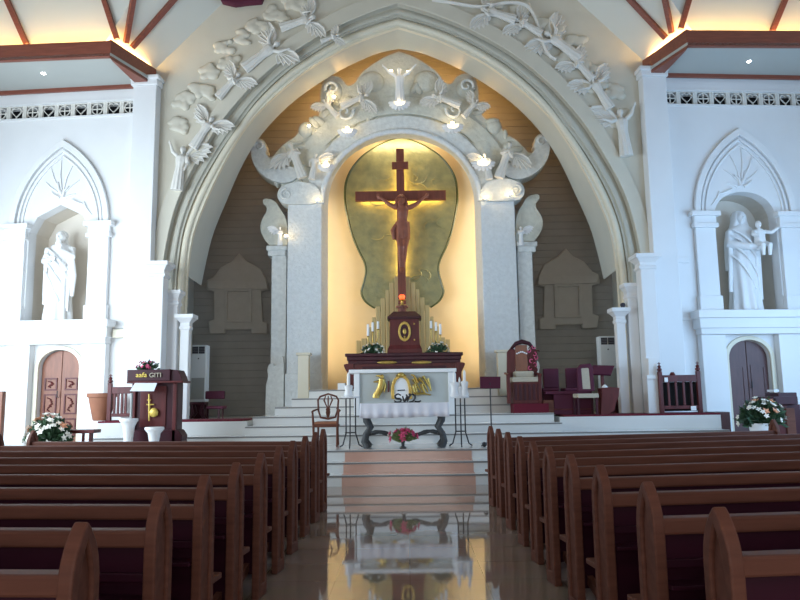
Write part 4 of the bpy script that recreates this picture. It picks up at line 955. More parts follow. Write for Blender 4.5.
# scrolled black iron ornament standing on the cloth
orn = thing('iron_scroll_ornament', 'black scrolled iron letters standing on the draped table', 'ornament', (X(405, 402, YT+.12), YT+.12, zt3)); yo = YT+.12
gg = lambda u, v: (P(u, v, yo).x, yo, max(zt3+.012, P(u, v, yo).z))
for pts in ([(401,395.5),(398,394),(395,396),(396.5,398.5),(400.5,399),(400.5,401.5),(396.5,402),(394,400.5)], [(402.5,396),(404.5,401.5),(407,396.5),(406,394.5)], [(407.5,401.8),(409,397),(411,394.5),(408.5,394.2)], [(409,395),(413,394.3),(415,397),(413,401),(409,402)], [(414.5,401),(418,402),(421,400.5)]):
    b = MB(); c = smooth_curve(pts, 4); b.tube([gg(*p) for p in c], [.022-.010*abs(2*i/(len(c)-1)-1) for i in range(len(c))], 6); b.build('scroll', 'iron', orn, smooth=True)
b = MB(); b.box(gg(394, 402)[0], gg(416, 402)[0], yo-.03, yo+.03, zt3+.005, zt3+.014); b.build('base', 'iron', orn)
# pink bouquet before the table
def mkpot(x, y, z0, prof, m):
    def f(t):
        b = MB(); b.lathe(prof, x, y, 20, z0=z0); b.build('pot', m, t, smooth=True)
    f.h = prof[-1][1]; return f
pv = P(403, 446, 12.52); zf = 3*k
pt = mkpot(pv.x, 12.55, zf, [(.06, 0), (.065, .02), (.025, .05), (.03, .12), (.06, .17)], 'ebony')
bq = bouquet('pink and white lily bouquet at the foot of the draped table', (pv.x, 12.55, zf), .26, .17, 90, 0, pot=pt, sizes=(.10, .18), leafm='leaf2', fl=(('petalp', 15, .075), ('petalw', 3, .06)), ry=.10, seed=31)
# iron candle stands
def candle_stand(label, uc, Y, legs, cands):
    x = P(uc, 420, Y).x; ztop = Z(uc, 396.5, Y); t = thing('candle_stand', label, 'candle stand', (x, Y, 3*k)); z0 = 3*k
    for a in (0.5, 2.6, 4.7):
        c_, s_ = cos(a), sin(a); b = MB(); b.tube([(x+c_*.24, Y+s_*.2, z0+.01), (x+c_*.17, Y+s_*.15, z0+.05), (x+c_*.10, Y+s_*.09, z0+.26), (x+c_*.10, Y+s_*.09, ztop-.03)], .013, 7); b.build('leg', 'iron', t, smooth=True)
    b = MB(); b.tube([(x+.10*cos(a*pi/8), Y+.09*sin(a*pi/8), z0+.27) for a in range(17)], .009, 6); b.build('ring', 'iron', t, smooth=True)
    b = MB(); b.lathe([(.14, -.03), (.17, -.015), (.17, 0)], x, Y, 20, z0=ztop); b.build('tray', 'white', t, bevel=.004)
    for i, (u, vt, vb, r) in enumerate(cands):
        xx = P(u, 385, Y).x; zt_3 = Z(u, vt, Y); zz = ztop + .002
        cn = thing('pillar_candle', '%s on the %s iron stand' % (['tall slim white candle in a wide white holder', 'short white candle between the others', 'thin white candle farthest from the altar'][i], 'left' if uc < 400 else 'right'), 'candle', (xx, Y, zz), 0, 'white candles on the %s stand' % ('left' if uc < 400 else 'right'))
        hh = Z(u, vb, Y) - zz
        b = MB(); b.lathe([(r*1.0, 0), (r*1.25, hh*.1), (r*.9, hh*.5), (r*1.2, hh*.9), (r*.8, hh)], xx, Y, 16, z0=zz); b.build('holder', 'white', cn, smooth=True)
        b = MB(); b.lathe([(r*.42, 0), (r*.42, zt_3-zz-hh-.05), (r*.2, zt_3-zz-hh-.02), (.004, zt_3-zz-hh)], xx, Y, 12, z0=zz+hh); b.build('candle', 'wax', cn, smooth=True)
candle_stand('black iron tripod candle stand left of the draped table', 350.5, 12.95, 3, [(348.5, 372, 385, .07)])
candle_stand('black iron tripod candle stand right of the draped table', 460.5, 12.95, 3, [(454.5, 371, 382, .07), (459.5, 377, 386, .045), (464.5, 369.5, 381, .06)])
# small white box beside the niche
b = MB(); c = P(341, 391, 16.2); b.box(c.x-.07, c.x+.10, 16.15, 16.3, ZF, ZF+.15); tag(b.build('white_box', 'white', bevel=.006), 'small white box on the top step left of the high altar', 'box')
# ================================================================== STATUES IN THE NICHES
def statue(label, side, u, vb, vt, kind):
    s_, zb = L(side, u, vb); zt = L(side, u, vt)[1]; s_ += abs(W(side)(s_, 0, 0).x)*.34/15.9; p = W(side)(s_, .34, zn0); h = (zt - zn0)*1.01
    t = local(thing('saint_statue', label, 'statue', (0, 0, 0)))
    b = MB(); b.lathe([(.27, 0), (.27, .03), (.23, .05)], 0, 0, 24, sy=.8); b.build('plinth', 'statue', t, bevel=.005)
    b = MB(); o = .05
    def R(zs, k=9): return [(cx*h, cy*h, o + z*(h-o), rx*h, ry*h, k, am, ph) for z, rx, ry, cx, cy, am, ph in zs]
    b.rings(R([(0, .150, .125, 0, 0, .09, 0), (.06, .145, .12, 0, 0, .09, .3), (.2, .130, .11, 0, 0, .07, .6), (.35, .125, .10, 0, 0, .055, 1.0), (.5, .125, .10, 0, 0, .04, 1.5), (.6, .118, .09, 0, 0, .025, 2), (.68, .122, .085, 0, 0, .02, 2.2), (.76, .130, .078, 0, 0, .01, 2.2), (.82, .115, .068, 0, 0, 0, 2.2), (.85, .06, .05, 0, 0, 0, 2.2)]), 54)
    b.tube([(0, 0, .83*h), (0, -.005*h, .89*h)], [.036*h, .030*h], 10); head(b, (0, -.012*h, .925*h), h*.95, kind == 'man')
    if kind == 'man':
        b.tube([(-.115*h, 0, .80*h), (-.15*h, -.03*h, .66*h), (-.05*h, -.13*h, .66*h)], [.042*h, .046*h, .028*h], 10); hand(b, (-.05*h, -.13*h, .66*h), (.9, -.15, .25), h, -1)
        b.tube([(.115*h, 0, .80*h), (.155*h, -.04*h, .70*h), (.05*h, -.13*h, .77*h)], [.042*h, .046*h, .026*h], 10); hand(b, (.05*h, -.13*h, .77*h), (-.1, -.2, 1), h, 1)
        b.tube([(.14*h, -.05*h, .70*h), (.165*h, -.05*h, .5*h), (.155*h, -.03*h, .28*h)], [.04*h, .05*h, .03*h], 8, .5)
    else:
        b.tube([(-.105*h, 0, .79*h), (-.14*h, -.04*h, .66*h), (.0, -.14*h, .62*h), (.06*h, -.14*h, .62*h)], [.042*h, .046*h, .034*h, .026*h], 10); hand(b, (.06*h, -.14*h, .62*h), (1, 0, .1), h, -1)
        b.tube([(.105*h, 0, .79*h), (.16*h, -.03*h, .66*h), (.13*h, -.13*h, .62*h)], [.042*h, .046*h, .028*h], 10); hand(b, (.13*h, -.13*h, .62*h), (-.8, -.3, .2), h, 1)
    b.build('body', 'statue', t, smooth=True, remesh=.016)
    # mantle falling diagonally
    b = MB(); n = 12
    for (x0, z0, x1, z1, r0, r1) in ((-.12, .80, .12, .56, .03, .035), (-.13, .74, .13, .48, .03, .03), (-.14, .66, .10, .36, .028, .026), (-.14, .56, .06, .22, .026, .022), (.13, .60, .13, .12, .035, .022), (.09, .62, .10, .08, .03, .02), (-.13, .8, -.15, .2, .035, .03)):
        pts = []
        for i in range(n):
            q = i/(n-1); x = x0+(x1-x0)*q; z = z0+(z1-z0)*q + .03*sin(q*pi); rr = math.sqrt(max(.02, 1-(x/.15)**2)); pts.append((x*h, -(.098*rr+.004)*h, z*h))
        b.tube(pts, [(r0+(r1-r0)*i/(n-1))*h*.75 for i in range(n)], 8, .6)
    b.build('mantle', 'statue', t, smooth=True, remesh=.018)
    b = MB()
    if kind == 'man':
        b.ell((0, .016*h, .94*h), (.058*h, .058*h, .062*h), 14, 9); b.ell((0, .04*h, .89*h), (.052*h, .03*h, .06*h), 12, 8); b.build('hair', 'statue', t, smooth=True)
    else:
        b.rings([(0, .015*h, z*h, rx*h, ry*h, 7, am, 0) for z, rx, ry, am in ((.42, .150, .10, .06), (.55, .152, .10, .05), (.68, .150, .095, .03), (.78, .135, .08, .02), (.84, .095, .072, .0), (.9, .072, .072, 0), (.95, .068, .07, 0), (.985, .05, .05, 0), (1.0, .02, .02, 0))], 40)
        b.v = [p if p.y > -.02*h else Vector((p.x*1.02, max(p.y, -.035*h), p.z)) for p in b.v]
        b.build('veil', 'statue', t, smooth=True)
        c = local(thing('child', '', 'x')) if False else None
        b = MB(); cx, cy, cz = .11*h, -.13*h, .64*h; e = .34*h
        b.rings([(cx, cy, cz + z*e, rx*e, ry*e, 6, .04, 0) for z, rx, ry in ((-.16, .12, .10), (0, .17, .15), (.2, .15, .13), (.36, .16, .11), (.44, .08, .07))], 24)
        head(b, (cx-.01*h, cy-.01*h, cz+.56*e), e*1.5)
        b.tube([(cx+.05*h, cy, cz+.37*e), (cx+.10*h, cy-.03*h, cz+.32*e), (cx+.16*h, cy-.05*h, cz+.44*e)], [.022*h, .02*h, .014*h], 8); hand(b, (cx+.16*h, cy-.05*h, cz+.44*e), (.8, 0, .7), e*1.3, 1)
        b.tube([(cx-.05*h, cy, cz+.37*e), (cx-.09*h, cy-.05*h, cz+.25*e), (cx-.05*h, cy-.09*h, cz+.2*e)], [.022*h, .02*h, .014*h], 8)
        for q in (-1, 1): b.tube([(cx+q*.03*h, cy-.03*h, cz+.0), (cx+q*.035*h, cy-.10*h, cz-.02*h), (cx+q*.03*h, cy-.09*h, cz-.12*h)], [.03*h, .024*h, .016*h], 8)
        b.build('child', 'statue', t, smooth=True, remesh=.012)
    t.location = p; t.rotation_euler = (0, 0, side*TH); return t
statue('white plaster statue of a bearded robed figure in the left wall niche', -1, 56, 322, 228, 'man')
statue('white plaster statue of a veiled woman holding a child in the right niche', 1, 748, 309, 208, 'woman')
# low relief of rays and palms inside the left blind arch
for side in (-1, 1):
    t = thing('arch_relief', 'faint plaster relief of rays above the %s statue niche' % ('left' if side < 0 else 'right'), 'relief', W(side)(sn, 0, l_(60, 195)[1])); 
    for (u0, v0, u1, v1, r) in ((62, 190, 62, 160, .018), (64, 190, 73, 166, .014), (60, 190, 51, 166, .014), (66, 192, 80, 180, .012), (58, 192, 46, 182, .012), (63, 196, 58, 182, .035), (63, 197, 69, 186, .035), (66, 198, 76, 194, .03), (72, 200, 86, 205, .03), (60, 198, 52, 192, .03), (84, 202, 92, 215, .02)):
        b = MB(W(side)); p0, p1 = l_(u0, v0), l_(u1, v1); b.tube([(p0[0], -.012, p0[1]), ((p0[0]+p1[0])/2+.03, -.02, (p0[1]+p1[1])/2), (p1[0], -.012, p1[1])], [r*1.3, r, r*.5], 6)
        b.build('ray' if r < .02 else 'palm_leaf', 'wall', t, smooth=True)
# ================================================================== ANGELS OF THE CROWN
YF = 17.1
angel('white figure with both arms raised at the top of the carved crown', 399.5, 86, YF, 1.02, 0, 'wide', (), m='statue')
for mr in (1, -1):
    w = 'left' if mr == 1 else 'right'; U = lambda u: 400.5 + (u-400.5)*mr
    angel('winged carved angel flying beside the raised arms figure on the %s of the crown' % w, U(355), 100, YF+.05, .80, mr*1.15, ('out', 'pray') if mr == 1 else ('pray', 'out'), (-mr, mr), (.9, .3), 'relief')
    angel('winged carved angel perched by the big scroll on the %s of the crown' % w, U(296), 160, YF+.02, 1.0, -mr*.35, 'pray', (-mr,), (-.3, -.3), 'relief')
    angel('small carved angel standing low inside the %s end of the crown' % w, U(314), 166, YF, .72, mr*.15, 'down', (mr,), (.4, .4), 'relief')
    angel('small carved angel between the lobes on the upper %s of the crown' % w, U(330), 108, YF+.08, .62, -mr*.7, 'up', (-mr, mr), (.5, .5), 'relief')
    angel('little white angel with a lamp on the %s slim column capital' % w, U(280), 236, YR-.12, .50, 0, 'pray', (-mr,), (.3, .3), 'statue')
def sconce(label, u, v, w, Y, bulb=True):
    c = P(u, v, Y); t = thing('shell_sconce', label, 'lamp', tuple(c)); r = w/2/FPX*Y
    b = MB(); n = 9
    for i in range(n):
        a = pi + pi*i/(n-1); b.tube([(c.x, Y, c.z+.06), (c.x + r*.6*cos(a), Y-.10, c.z + r*.35*sin(a)+.02), (c.x + r*cos(a), Y-.03, c.z + r*.75*sin(a) + .05)], [.03, .055, .03], 6)
    b.ell((c.x, Y, c.z-.02), (r*.8, .09, r*.4), 14, 8); b.build('shell', 'statue', t, smooth=True)
    b = MB(); b.ell((c.x, Y-.02, c.z+.12), (.05, .04, .045), 10, 7); b.build('bulb', 'bulb', t, smooth=True); return t
sconce('white shell lamp under the raised arms figure in the crown centre', 399.5, 105, 22, YF)
sconce('white shell lamp above the golden arch on the left of the crown', 347.5, 133, 20, YF); sconce('white shell lamp above the golden arch on the right of the crown', 452.5, 128, 22, YF)
sconce('white shell lamp at the left springing of the golden arch', 326, 168, 16, YF); sconce('white shell lamp at the right springing of the golden arch', 483, 165, 24, YF)
def bulb(label, u, v, Y, r=.045):
    c = P(u, v, Y); t = thing('spot_lamp', label, 'lamp', tuple(c)); b = MB(); b.ell(tuple(c), (r, r*.8, r*.9), 10, 7); b.build('bulb', 'bulb', t, smooth=True)
    b = MB(); b.lathe([(r*1.1, -r*1.2), (r*1.3, -r*.5), (r*.5, -r*1.6)][::-1], c.x, c.y, 12, z0=c.z); b.build('socket', 'white', t, smooth=True)
for lab, u, v in (('small warm lamp above the perched angel on the left of the crown', 309, 126), ('small warm lamp between the upper left lobes of the crown', 334, 97), ('small warm lamp left of the raised arms figure', 391, 71), ('small warm lamp right of the raised arms figure', 408, 72), ('small warm lamp on the top edge of the left pier', 318, 200), ('small warm lamp on the top edge of the right pier near the arch', 486, 198), ('small warm lamp on the top edge of the right pier near its scroll', 510, 194), ('small warm lamp beside the angel on the left slim column', 286, 236)):
    bulb(lab, u, v, YR-.22)
# ================================================================== SPANDREL RELIEFS
YS = YW - .04
for w, A_ in (('left', [(180, 168, 1.15, .12, ('up', 'down'), (1,)), (203, 132, .95, .55, 'out', (-1, 1)), (262, 55, 1.15, .9, 'up', (-1, 1)), (298, 22, .95, 1.25, 'trumpet', (-1, 1)), (229, 85, .85, .7, 'pray', (-1, 1)), (330, 38, .5, 1.2, 'pray', (-1, 1))]),
              ('right', [(623, 132, 1.25, -.08, ('out', 'up'), (-1,)), (600, 92, 1.0, -.5, 'out', (-1, 1)), (562, 45, 1.15, -.85, 'up', (-1, 1)), (498, 14, .95, -1.2, 'trumpet', (-1, 1)), (582, 68, .8, -.7, 'pray', (-1, 1)), (528, 26, .8, -1.0, 'pray', (-1, 1))])):
    posn = ['lowest of those', 'second lowest of those', 'largest flying one', 'highest one near the arch top', 'praying one in the clouds', 'small one close to the arch edge']
    for i, (u, v, h, tl, ar, wg) in enumerate(A_):
        angel('white relief angel %s, %s of those' % (('above the %s shoulder of the big arch' % w), ['lowest', 'second lowest', 'largest', 'highest', 'the praying one', 'smallest'][i]) , u, v, YS-.08, h*.92, tl, ar, wg, (.5, .5), 'relief', 'relief angels')
    cl_pts = [(174,122),(184,128),(179,104),(190,96),(198,88),(212,96),(204,76),(214,68),(222,62),(238,62),(218,50),(230,46),(236,36),(248,38),(250,24),(264,27),(268,12),(282,16),(288,2),(304,7)]
    random.seed(17 if w == 'left' else 18)
    for g_ in range(10):
        b = MB(); (u0_, v0_), (u1_, v1_) = cl_pts[2*g_:2*g_+2]; rr0 = .16
        for j in range(15):
            q_ = j/14; uu, vv = u0_ + (u1_-u0_)*q_ + (random.uniform(-5, 5) if 0 < j < 14 else 0), v0_ + (v1_-v0_)*q_ + random.uniform(-5, 5); c = P(uu, vv, YS); r = random.uniform(.07, .13); xx = c.x if w == 'left' else 2*CX - c.x
            b.ell((xx, YS+.03, c.z), (r*random.uniform(.9, 1.5), .05+r*.25, r*random.uniform(.7, 1)), 9, 6)
        tag(b.build('cloud_relief', 'archwall', remesh=.028, smooth=True), 'cream plaster cloud on the %s spandrel, %s' % (w, ['lowest of the clouds', 'second lowest cloud', 'third cloud from the bottom', 'fourth cloud from the bottom', 'fifth cloud from the bottom', 'fifth cloud from the top', 'fourth cloud from the top', 'third cloud from the top', 'second highest cloud', 'highest of the clouds'][g_]), 'relief', 'cloud reliefs')
b = MB(); rp = smooth_curve([(432,0),(452,3),(480,7),(505,3),(525,5),(535,18),(541,38),(548,54),(556,60)], 4); b.tube([(P(u, v, YS-.05).x, YS-.06, P(u, v, YS-.05).z) for u, v in rp], .06, 8, .6); tag(b.build('ribbon_relief', 'relief', smooth=True), 'long curling white ribbon relief over the right of the arch', 'relief')
b = MB(); sw = [P(u, v, 15.2) for u, v in ((217, -8), (222, 3), (235, 6), (250, 4), (262, 3), (266, -8))]
b.prism([(p.x, p.z) for p in sw], 15.12, 15.3); tag(b.build('maroon_valance', 'maroon', bevel=.03), 'dark maroon cloth hanging at the top left of the arch wall', 'cloth')
# ================================================================== APSE WALL RELIEF PANELS AND AIR CONDITIONERS
for s in (-1, 1):
    w = 'left' if s < 0 else 'right'; Yr = YB - .03
    pl = lambda pts: [(x if s < 0 else 2*CX - x, z) for x, z in px(pts, Yr)]
    t = thing('relief_panel', 'dim stone window shaped relief on the %s back wall of the apse' % w, 'relief', (CX + s*4.6, Yr, 3))
    out = pl([(211,334),(209,322),(215,320),(215,292),(207,290),(208,281),(214,278),(222,268),(233,262),(240,254),(248,262),(262,270),(267,280),(270,290),(262,292),(264,322),(268,323),(268,334),(252,334),(252,330),(226,330),(226,334)])
    b = MB(); b.prism(out, Yr-.14, Yr); b.build('frame', 'panel', t, bevel=.03)
    b = MB(); b.holed(pl([(226,323),(226,290),(253,290),(253,323)]), [pl([(229,321),(229,292.5),(250,292.5),(250,321)])], Yr-.2, Yr-.13); b.build('inner_border', 'panel', t, bevel=.01)
    b = MB(); b.prism(pl([(210,290),(209,283),(268,283),(269,290)]), Yr-.22, Yr-.13); b.build('cornice', 'panel', t, bevel=.02)
def ac(label, u0, u1, vt, vb, Y, zfl):
    x0, x1 = X(u0, 370, Y), X(u1, 370, Y); z1, z0 = Z((u0+u1)/2, vt, Y), Z((u0+u1)/2, vb, Y); t = thing('air_conditioner', label, 'air conditioner', ((x0+x1)/2, Y+.15, z0)); h = z1-z0
    b = MB(); b.box(x0, x1, Y, Y+.3, z0, z1); b.build('body', 'acbody', t, bevel=.02)
    for q in range(2):
        a = x0+.035+(x1-x0-.07)*q*.52; c = a+(x1-x0-.07)*.46; b = MB(); b.box(a, c, Y-.012, Y+.005, z1-h*.155, z1-h*.03); vn = b.build('air_outlet', 'acdark', t)
        b = MB()
        for j in range(4): b.box(a, c, Y-.018, Y-.01, z1-h*.15+j*h*.03, z1-h*.15+j*h*.03+.006)
        b.build('louvres', 'acgrille', vn)
    b = MB(); b.box(x0+.03, x1-.03, Y-.012, Y+.005, z0+.06, z0+h*.42)
    b.build('intake_grille', 'acgrille', t)
    b = MB(); b.ell(((x0+x1)/2, Y-.005, z0+h*.76), (.018, .008, .018), 8, 5); b.build('badge', 'acdark', t)
    b = MB(); b.box(x0+.01, x1-.01, Y+.02, Y+.28, zfl, z0); b.build('plinth', 'darkwood', t)
ac('white floor standing air conditioner at the left inside the arch', 190.5, 206, 345, 402, 16.6, 1.0)
ac('white floor standing air conditioner at the right inside the arch', 601, 617.5, 336, 392, 16.6, 1.0)
# ================================================================== FURNITURE HELPERS
def bxp(b, u0, u1, v0, v1, Y, d, zmin=None):
    "box seen at photo rectangle u0..u1, v0(top)..v1(bottom), front at Y, depth d"
    um, vm = (u0+u1)/2, (v0+v1)/2; z0 = Z(um, v1, Y); z0 = zmin if zmin is not None else z0
    b.box(X(u0, vm, Y), X(u1, vm, Y), Y, Y+d, z0, Z(um, v0, Y)); return b
def part(name, m, t, u0, u1, v0, v1, Y, d, zmin=None, bevel=.008): return bxp(MB(), u0, u1, v0, v1, Y, d, zmin).build(name, m, t, bevel=bevel)
PL = 1.0; CP = 1.037
# ---- ambo (left pulpit)
YO = 12.95; t = thing('pulpit', 'dark mahogany pulpit with gilded emblem and a sloping paper on the left', 'pulpit', (X(155, 400, YO), YO+.3, 3*k))
part('cabinet', 'darkwood', t, 131, 177, 381, 446, YO, .32, 3*k+.12)
part('top_box', 'darkwood', t, 127, 170, 369.5, 381, YO-.12, .42)
b = MB(); q = px([(170, 369.5), (178, 370), (181, 376), (182.5, 382), (170, 382)], YO-.08); b.prism(q, YO-.08, YO+.28); b.build('side_scroll', 'darkwood', t, bevel=.01)
part('cornice', 'redwood', t, 126.5, 183, 381, 383, YO-.14, .46)
for u in (133, 174): part('corner_post', 'redwood', t, u-1.8, u+1.8, 383, 440, YO-.05, .08, 3*k+.1)
b = MB(); q = px([(133, 430), (178, 430), (182, 436), (181, 441), (184, 447), (128, 447), (133, 441), (131, 436)], YO-.05); b.prism([(x, max(z, 3*k)) for x, z in q], YO-.05, YO+.3); b.build('foot', 'darkwood', t, bevel=.02)
part('front_panel', 'redwood', t, 140, 166, 386, 427, YO-.02, .03)
b = MB(); y_ = YO - .06; G_ = lambda u, v: (P(u, v, y_).x, y_, P(u, v, y_).z)
b.tube([G_(149, 394), G_(149.3, 408), G_(149, 421)], [.014, .018, .012], 8); b.tube([G_(146.5, 404.5), G_(154, 404.5)], .012, 6); b.tube([G_(147, 400), G_(151, 400)], .01, 6); b.build('gilt_cross_staff', 'goldpaint', t, smooth=True)
b = MB(); b.lathe([(.03, -.09), (.075, -.06), (.085, 0), (.05, .06), (.015, .075)], G_(153.8, 412)[0], y_, 14, z0=G_(153.8, 412)[2], sy=.5); b.build('gilt_bell', 'goldpaint', t, smooth=True)
def word(txt, u0, u1, vmid, hgt, Y, m, t, name='lettering'):
    cv = bpy.data.curves.new(name, 'FONT'); cv.body = txt; cv.size = 1; cv.extrude = .02; cv.align_x = 'CENTER'; cv.align_y = 'CENTER'
    tmp = bpy.data.objects.new('tmp', cv); COL.objects.link(tmp); dg = bpy.context.evaluated_depsgraph_get(); me = bpy.data.meshes.new_from_object(tmp.evaluated_get(dg)); bpy.data.objects.remove(tmp)
    xs = [v.co.x for v in me.vertices]; zs_ = [v.co.y for v in me.vertices]; wx = max(xs)-min(xs); wz = max(zs_)-min(zs_); cx_, cz_ = (max(xs)+min(xs))/2, (max(zs_)+min(zs_))/2
    c = P((u0+u1)/2, vmid, Y); W_ = abs(X(u1, vmid, Y)-X(u0, vmid, Y)); org = ORG[t.name]
    for v in me.vertices: v.co = Vector(((v.co.x-cx_)/wx*W_, v.co.z*.5, (v.co.y-cz_)/wz*hgt)) + c - org
    me.materials.append(M[m]); o = bpy.data.objects.new(name, me); COL.objects.link(o); o.parent = t; return o
word('aafa', 136, 147, 374.8, .085, YO-.135, 'goldpaint', t); word('GITI', 149.5, 161, 375, .08, YO-.135, 'cream', t)
b = MB(); c0_, c1_, c2_, c3_ = P(130, 390.5, YO-.32), P(154, 390.5, YO-.32), P(157, 383, YO-.16), P(135, 383, YO-.16); b.slab(c0_, c1_, c2_, c3_, (0, 0, -.012)); tag(b.build('open_paper', 'paper'), 'white paper lying open on the sloping front of the left pulpit', 'paper')
b = MB(); c = P(131.5, 392, YO-.3); b.tube([(c.x, YO-.28, 3*k+.01), (c.x, YO-.28, c.z-.02)], .022, 10); b.lathe([(.13, 0), (.13, .02), (.03, .03)], c.x, YO-.28, 16, z0=3*k); tag(b.build('stand_pole', 'acgrille', smooth=True), 'thin pale metal pole standing before the left pulpit', 'stand')
zt5 = Z(150, 369.5, YO)
bouquet('pink flowers and thin twigs lying on top of the left pulpit', (X(148, 369, YO+.15), YO+.15, zt5), .24, .17, 90, 0, sizes=(.05, .1), leafm='leaf', fl=(('petalp', 16, .04), ('petalw', 4, .03)), ry=.12, seed=41)
# ---- white flared flower stands
def flared(label, uc, vt, Y, r, z0=3*k):
    c = P(uc, vt, Y); h = c.z - z0; t = thing('flower_stand', label, 'flower stand', (c.x, Y, z0)); b = MB(); b.lathe([(r*.9, 0), (r*.95, .03), (r*.6, .08), (r*.55, h*.4), (r*.72, h*.75), (r*.95, h-.07), (r*1.05, h-.05)], c.x, Y, 24, z0=z0); b.build('body', 'white', t, smooth=True)
    b = MB(); b.lathe([(r*1.08, h-.05), (r*1.12, h-.03), (r*1.08, h), (r*.9, h)], c.x, Y, 24, z0=z0); b.build('rim', 'white', t, smooth=True)
flared('taller white flared stand at the left foot of the pulpit', 129, 418.5, 12.62, .145); flared('shorter white flared stand in front of the pulpit', 154.5, 427, 12.5, .15)
# ---- terracotta pot, black tray, railing
Yp = 14.75; c = P(99.5, 395, Yp); t = thing('terracotta_pot', 'large terracotta pot on the platform left of the wooden railing', 'pot', (c.x, Yp, PL)); hp_ = c.z-PL
b = MB(); b.lathe([(.15, 0), (.17, .02), (.24, hp_*.6), (.27, hp_*.85), (.30, hp_*.86), (.30, hp_), (.26, hp_), (.22, hp_*.6)], c.x+.06, Yp, 28, z0=CP); b.build('body', 'terracotta', t, smooth=True)
def railing(label, us, vt, vb, Y, posts, bal, z0=CP, finial=True, papers=()):
    x0, x1 = X(us[0], 400, Y), X(us[1], 400, Y); zt6 = Z((us[0]+us[1])/2, vt, Y); t = thing('railing', label, 'railing', ((x0+x1)/2, Y+.04, z0)); um = (us[0]+us[1])/2
    for x in (x0, x1-.07) if posts == 2 else (x0,):
        b = MB(); b.box(x, x+.08, Y, Y+.08, z0, zt6+.02); b.build('post', 'redwood', t, bevel=.006)
        b = MB(); b.lathe([(.02, 0), (.05, .02), (.05, .05), (.025, .07), (.04, .1), (.012, .13), (.008, .19)], x+.04, Y+.04, 12, z0=zt6+.02); b.tube([(x+.01, Y+.04, zt6+.18), (x+.07, Y+.04, zt6+.18)], .008, 6); b.build('finial', 'redwood', t, smooth=True)
    b = MB(); b.box(x0+.08, x1-.01, Y+.01, Y+.07, zt6-.20, zt6-.06); b.build('top_rail', 'redwood', t, bevel=.006)
    b = MB(); b.box(x0+.08, x1-.01, Y+.015, Y+.065, z0+.08, z0+.15); b.build('bottom_rail', 'redwood', t, bevel=.006)
    n = bal
    for i in range(n):
        x = x0 + .08 + (x1-x0-.15)*(i+.75)/(n+.5); b = MB(); b.box(x-.02, x+.025, Y+.025, Y+.06, z0+.14, zt6-.19); b.build('baluster', 'redwood', t, bevel=.004)
    return t
railing('short red brown wooden railing between the terracotta pot and the pulpit', (107, 131), 384, 424, 14.5, 1, 4)
rr_ = railing('red brown wooden railing with two finial posts at the right end of the platform', (660, 702), 372, 412, 14.5, 2, 4)
part('black_cloth', 'black', rr_, 664, 697, 382, 411, 14.62, .05)
part('paper_notice', 'white', rr_, 664.5, 668, 377.5, 382, 14.485, .01); part('paper_notice', 'white', rr_, 691, 696.5, 406, 410.5, 14.485, .01)
b = MB(); c = P(671.5, 372, 14.6); b.lathe([(.03, 0), (.06, .03), (.03, .08)], c.x, 14.56, 12, z0=Z(671, 376, 14.5)); b.build('carved_knob', 'redwood', rr_, smooth=True)
# white post beside the right railing
t = thing('white_pillar', 'short white square pillar beside the right wooden railing', 'pillar', (X(653, 400, 14.6), 14.7, CP)); part('shaft', 'wall', t, 648, 659, 378, 412, 14.6, .22, CP); part('cap', 'wall', t, 647, 660, 375, 379, 14.56, .3); part('upper_block', 'wall', t, 648.5, 658.5, 358, 375, 14.62, .2)
# ---- armchair left of the altar
def armchair(label, x, Y, z0, rz, wood, seatm, w=.49, h=.98):
    t = local(thing('armchair', label, 'chair')); 
    for sx_ in (-1, 1):
        b = MB(); b.tube([(sx_*(w/2-.03), -.22, 0), (sx_*(w/2-.02), -.22, .42), (sx_*(w/2-.0), -.20, .64)], [.018, .024, .018], 8); b.build('front_leg', wood, t, smooth=True)
        b = MB(); b.tube([(sx_*(w/2-.05), .26, 0), (sx_*(w/2-.06), .20, .42)], [.018, .022], 8); b.build('rear_leg', wood, t, smooth=True)
        b = MB(); b.tube([(sx_*(w/2-.0), -.22, .645), (sx_*(w/2+.01), -.05, .66), (sx_*(w/2-.07), .2, .70)], [.022, .02, .016], 8); b.build('armrest', wood, t, smooth=True)
    b = MB(); b.box(-w/2+.02, w/2-.02, -.24, .22, .36, .41); b.build('seat_rail', wood, t, bevel=.01)
    b = MB(); b.box(-w/2+.03, w/2-.03, -.235, .2, .41, .46); b.build('seat', seatm, t, bevel=.02)
    W_ = w/2-.05; zz = [(.0, .50), (W_*.72, .53), (W_*.95, .66), (W_*1.02, .86), (W_*.8, .93), (0, h)]
    full = [(x_, z_) for x_, z_ in zz] + [(-x_, z_) for x_, z_ in reversed(zz[1:-1])] + [zz[0]]
    b = MB(); b.tube([(x_, .21+(z_-.5)*.12, z_) for x_, z_ in full], .019, 8); b.build('back_frame', wood, t, smooth=True)
    b = MB()
    for q in (-1, 0, 1): b.tube([(0, .21, .51), (q*.03, .23, .62), (q*.02, .24, .72), (q*.08, .25, .86), (q*.05, .26, .94)], [.014, .016, .012, .016, .010], 6)
    b.ell((0, .235, .68), (.045, .012, .04), 10, 6); b.build('back_splat', wood, t, smooth=True)
    t.location = (x, Y, z0); t.rotation_euler = (0, 0, rz); return t
armchair('brown wooden armchair with shield shaped back left of the candle stand', X(327, 420, 13.55), 13.5, 3*k, 0, 'pew', 'terracotta')
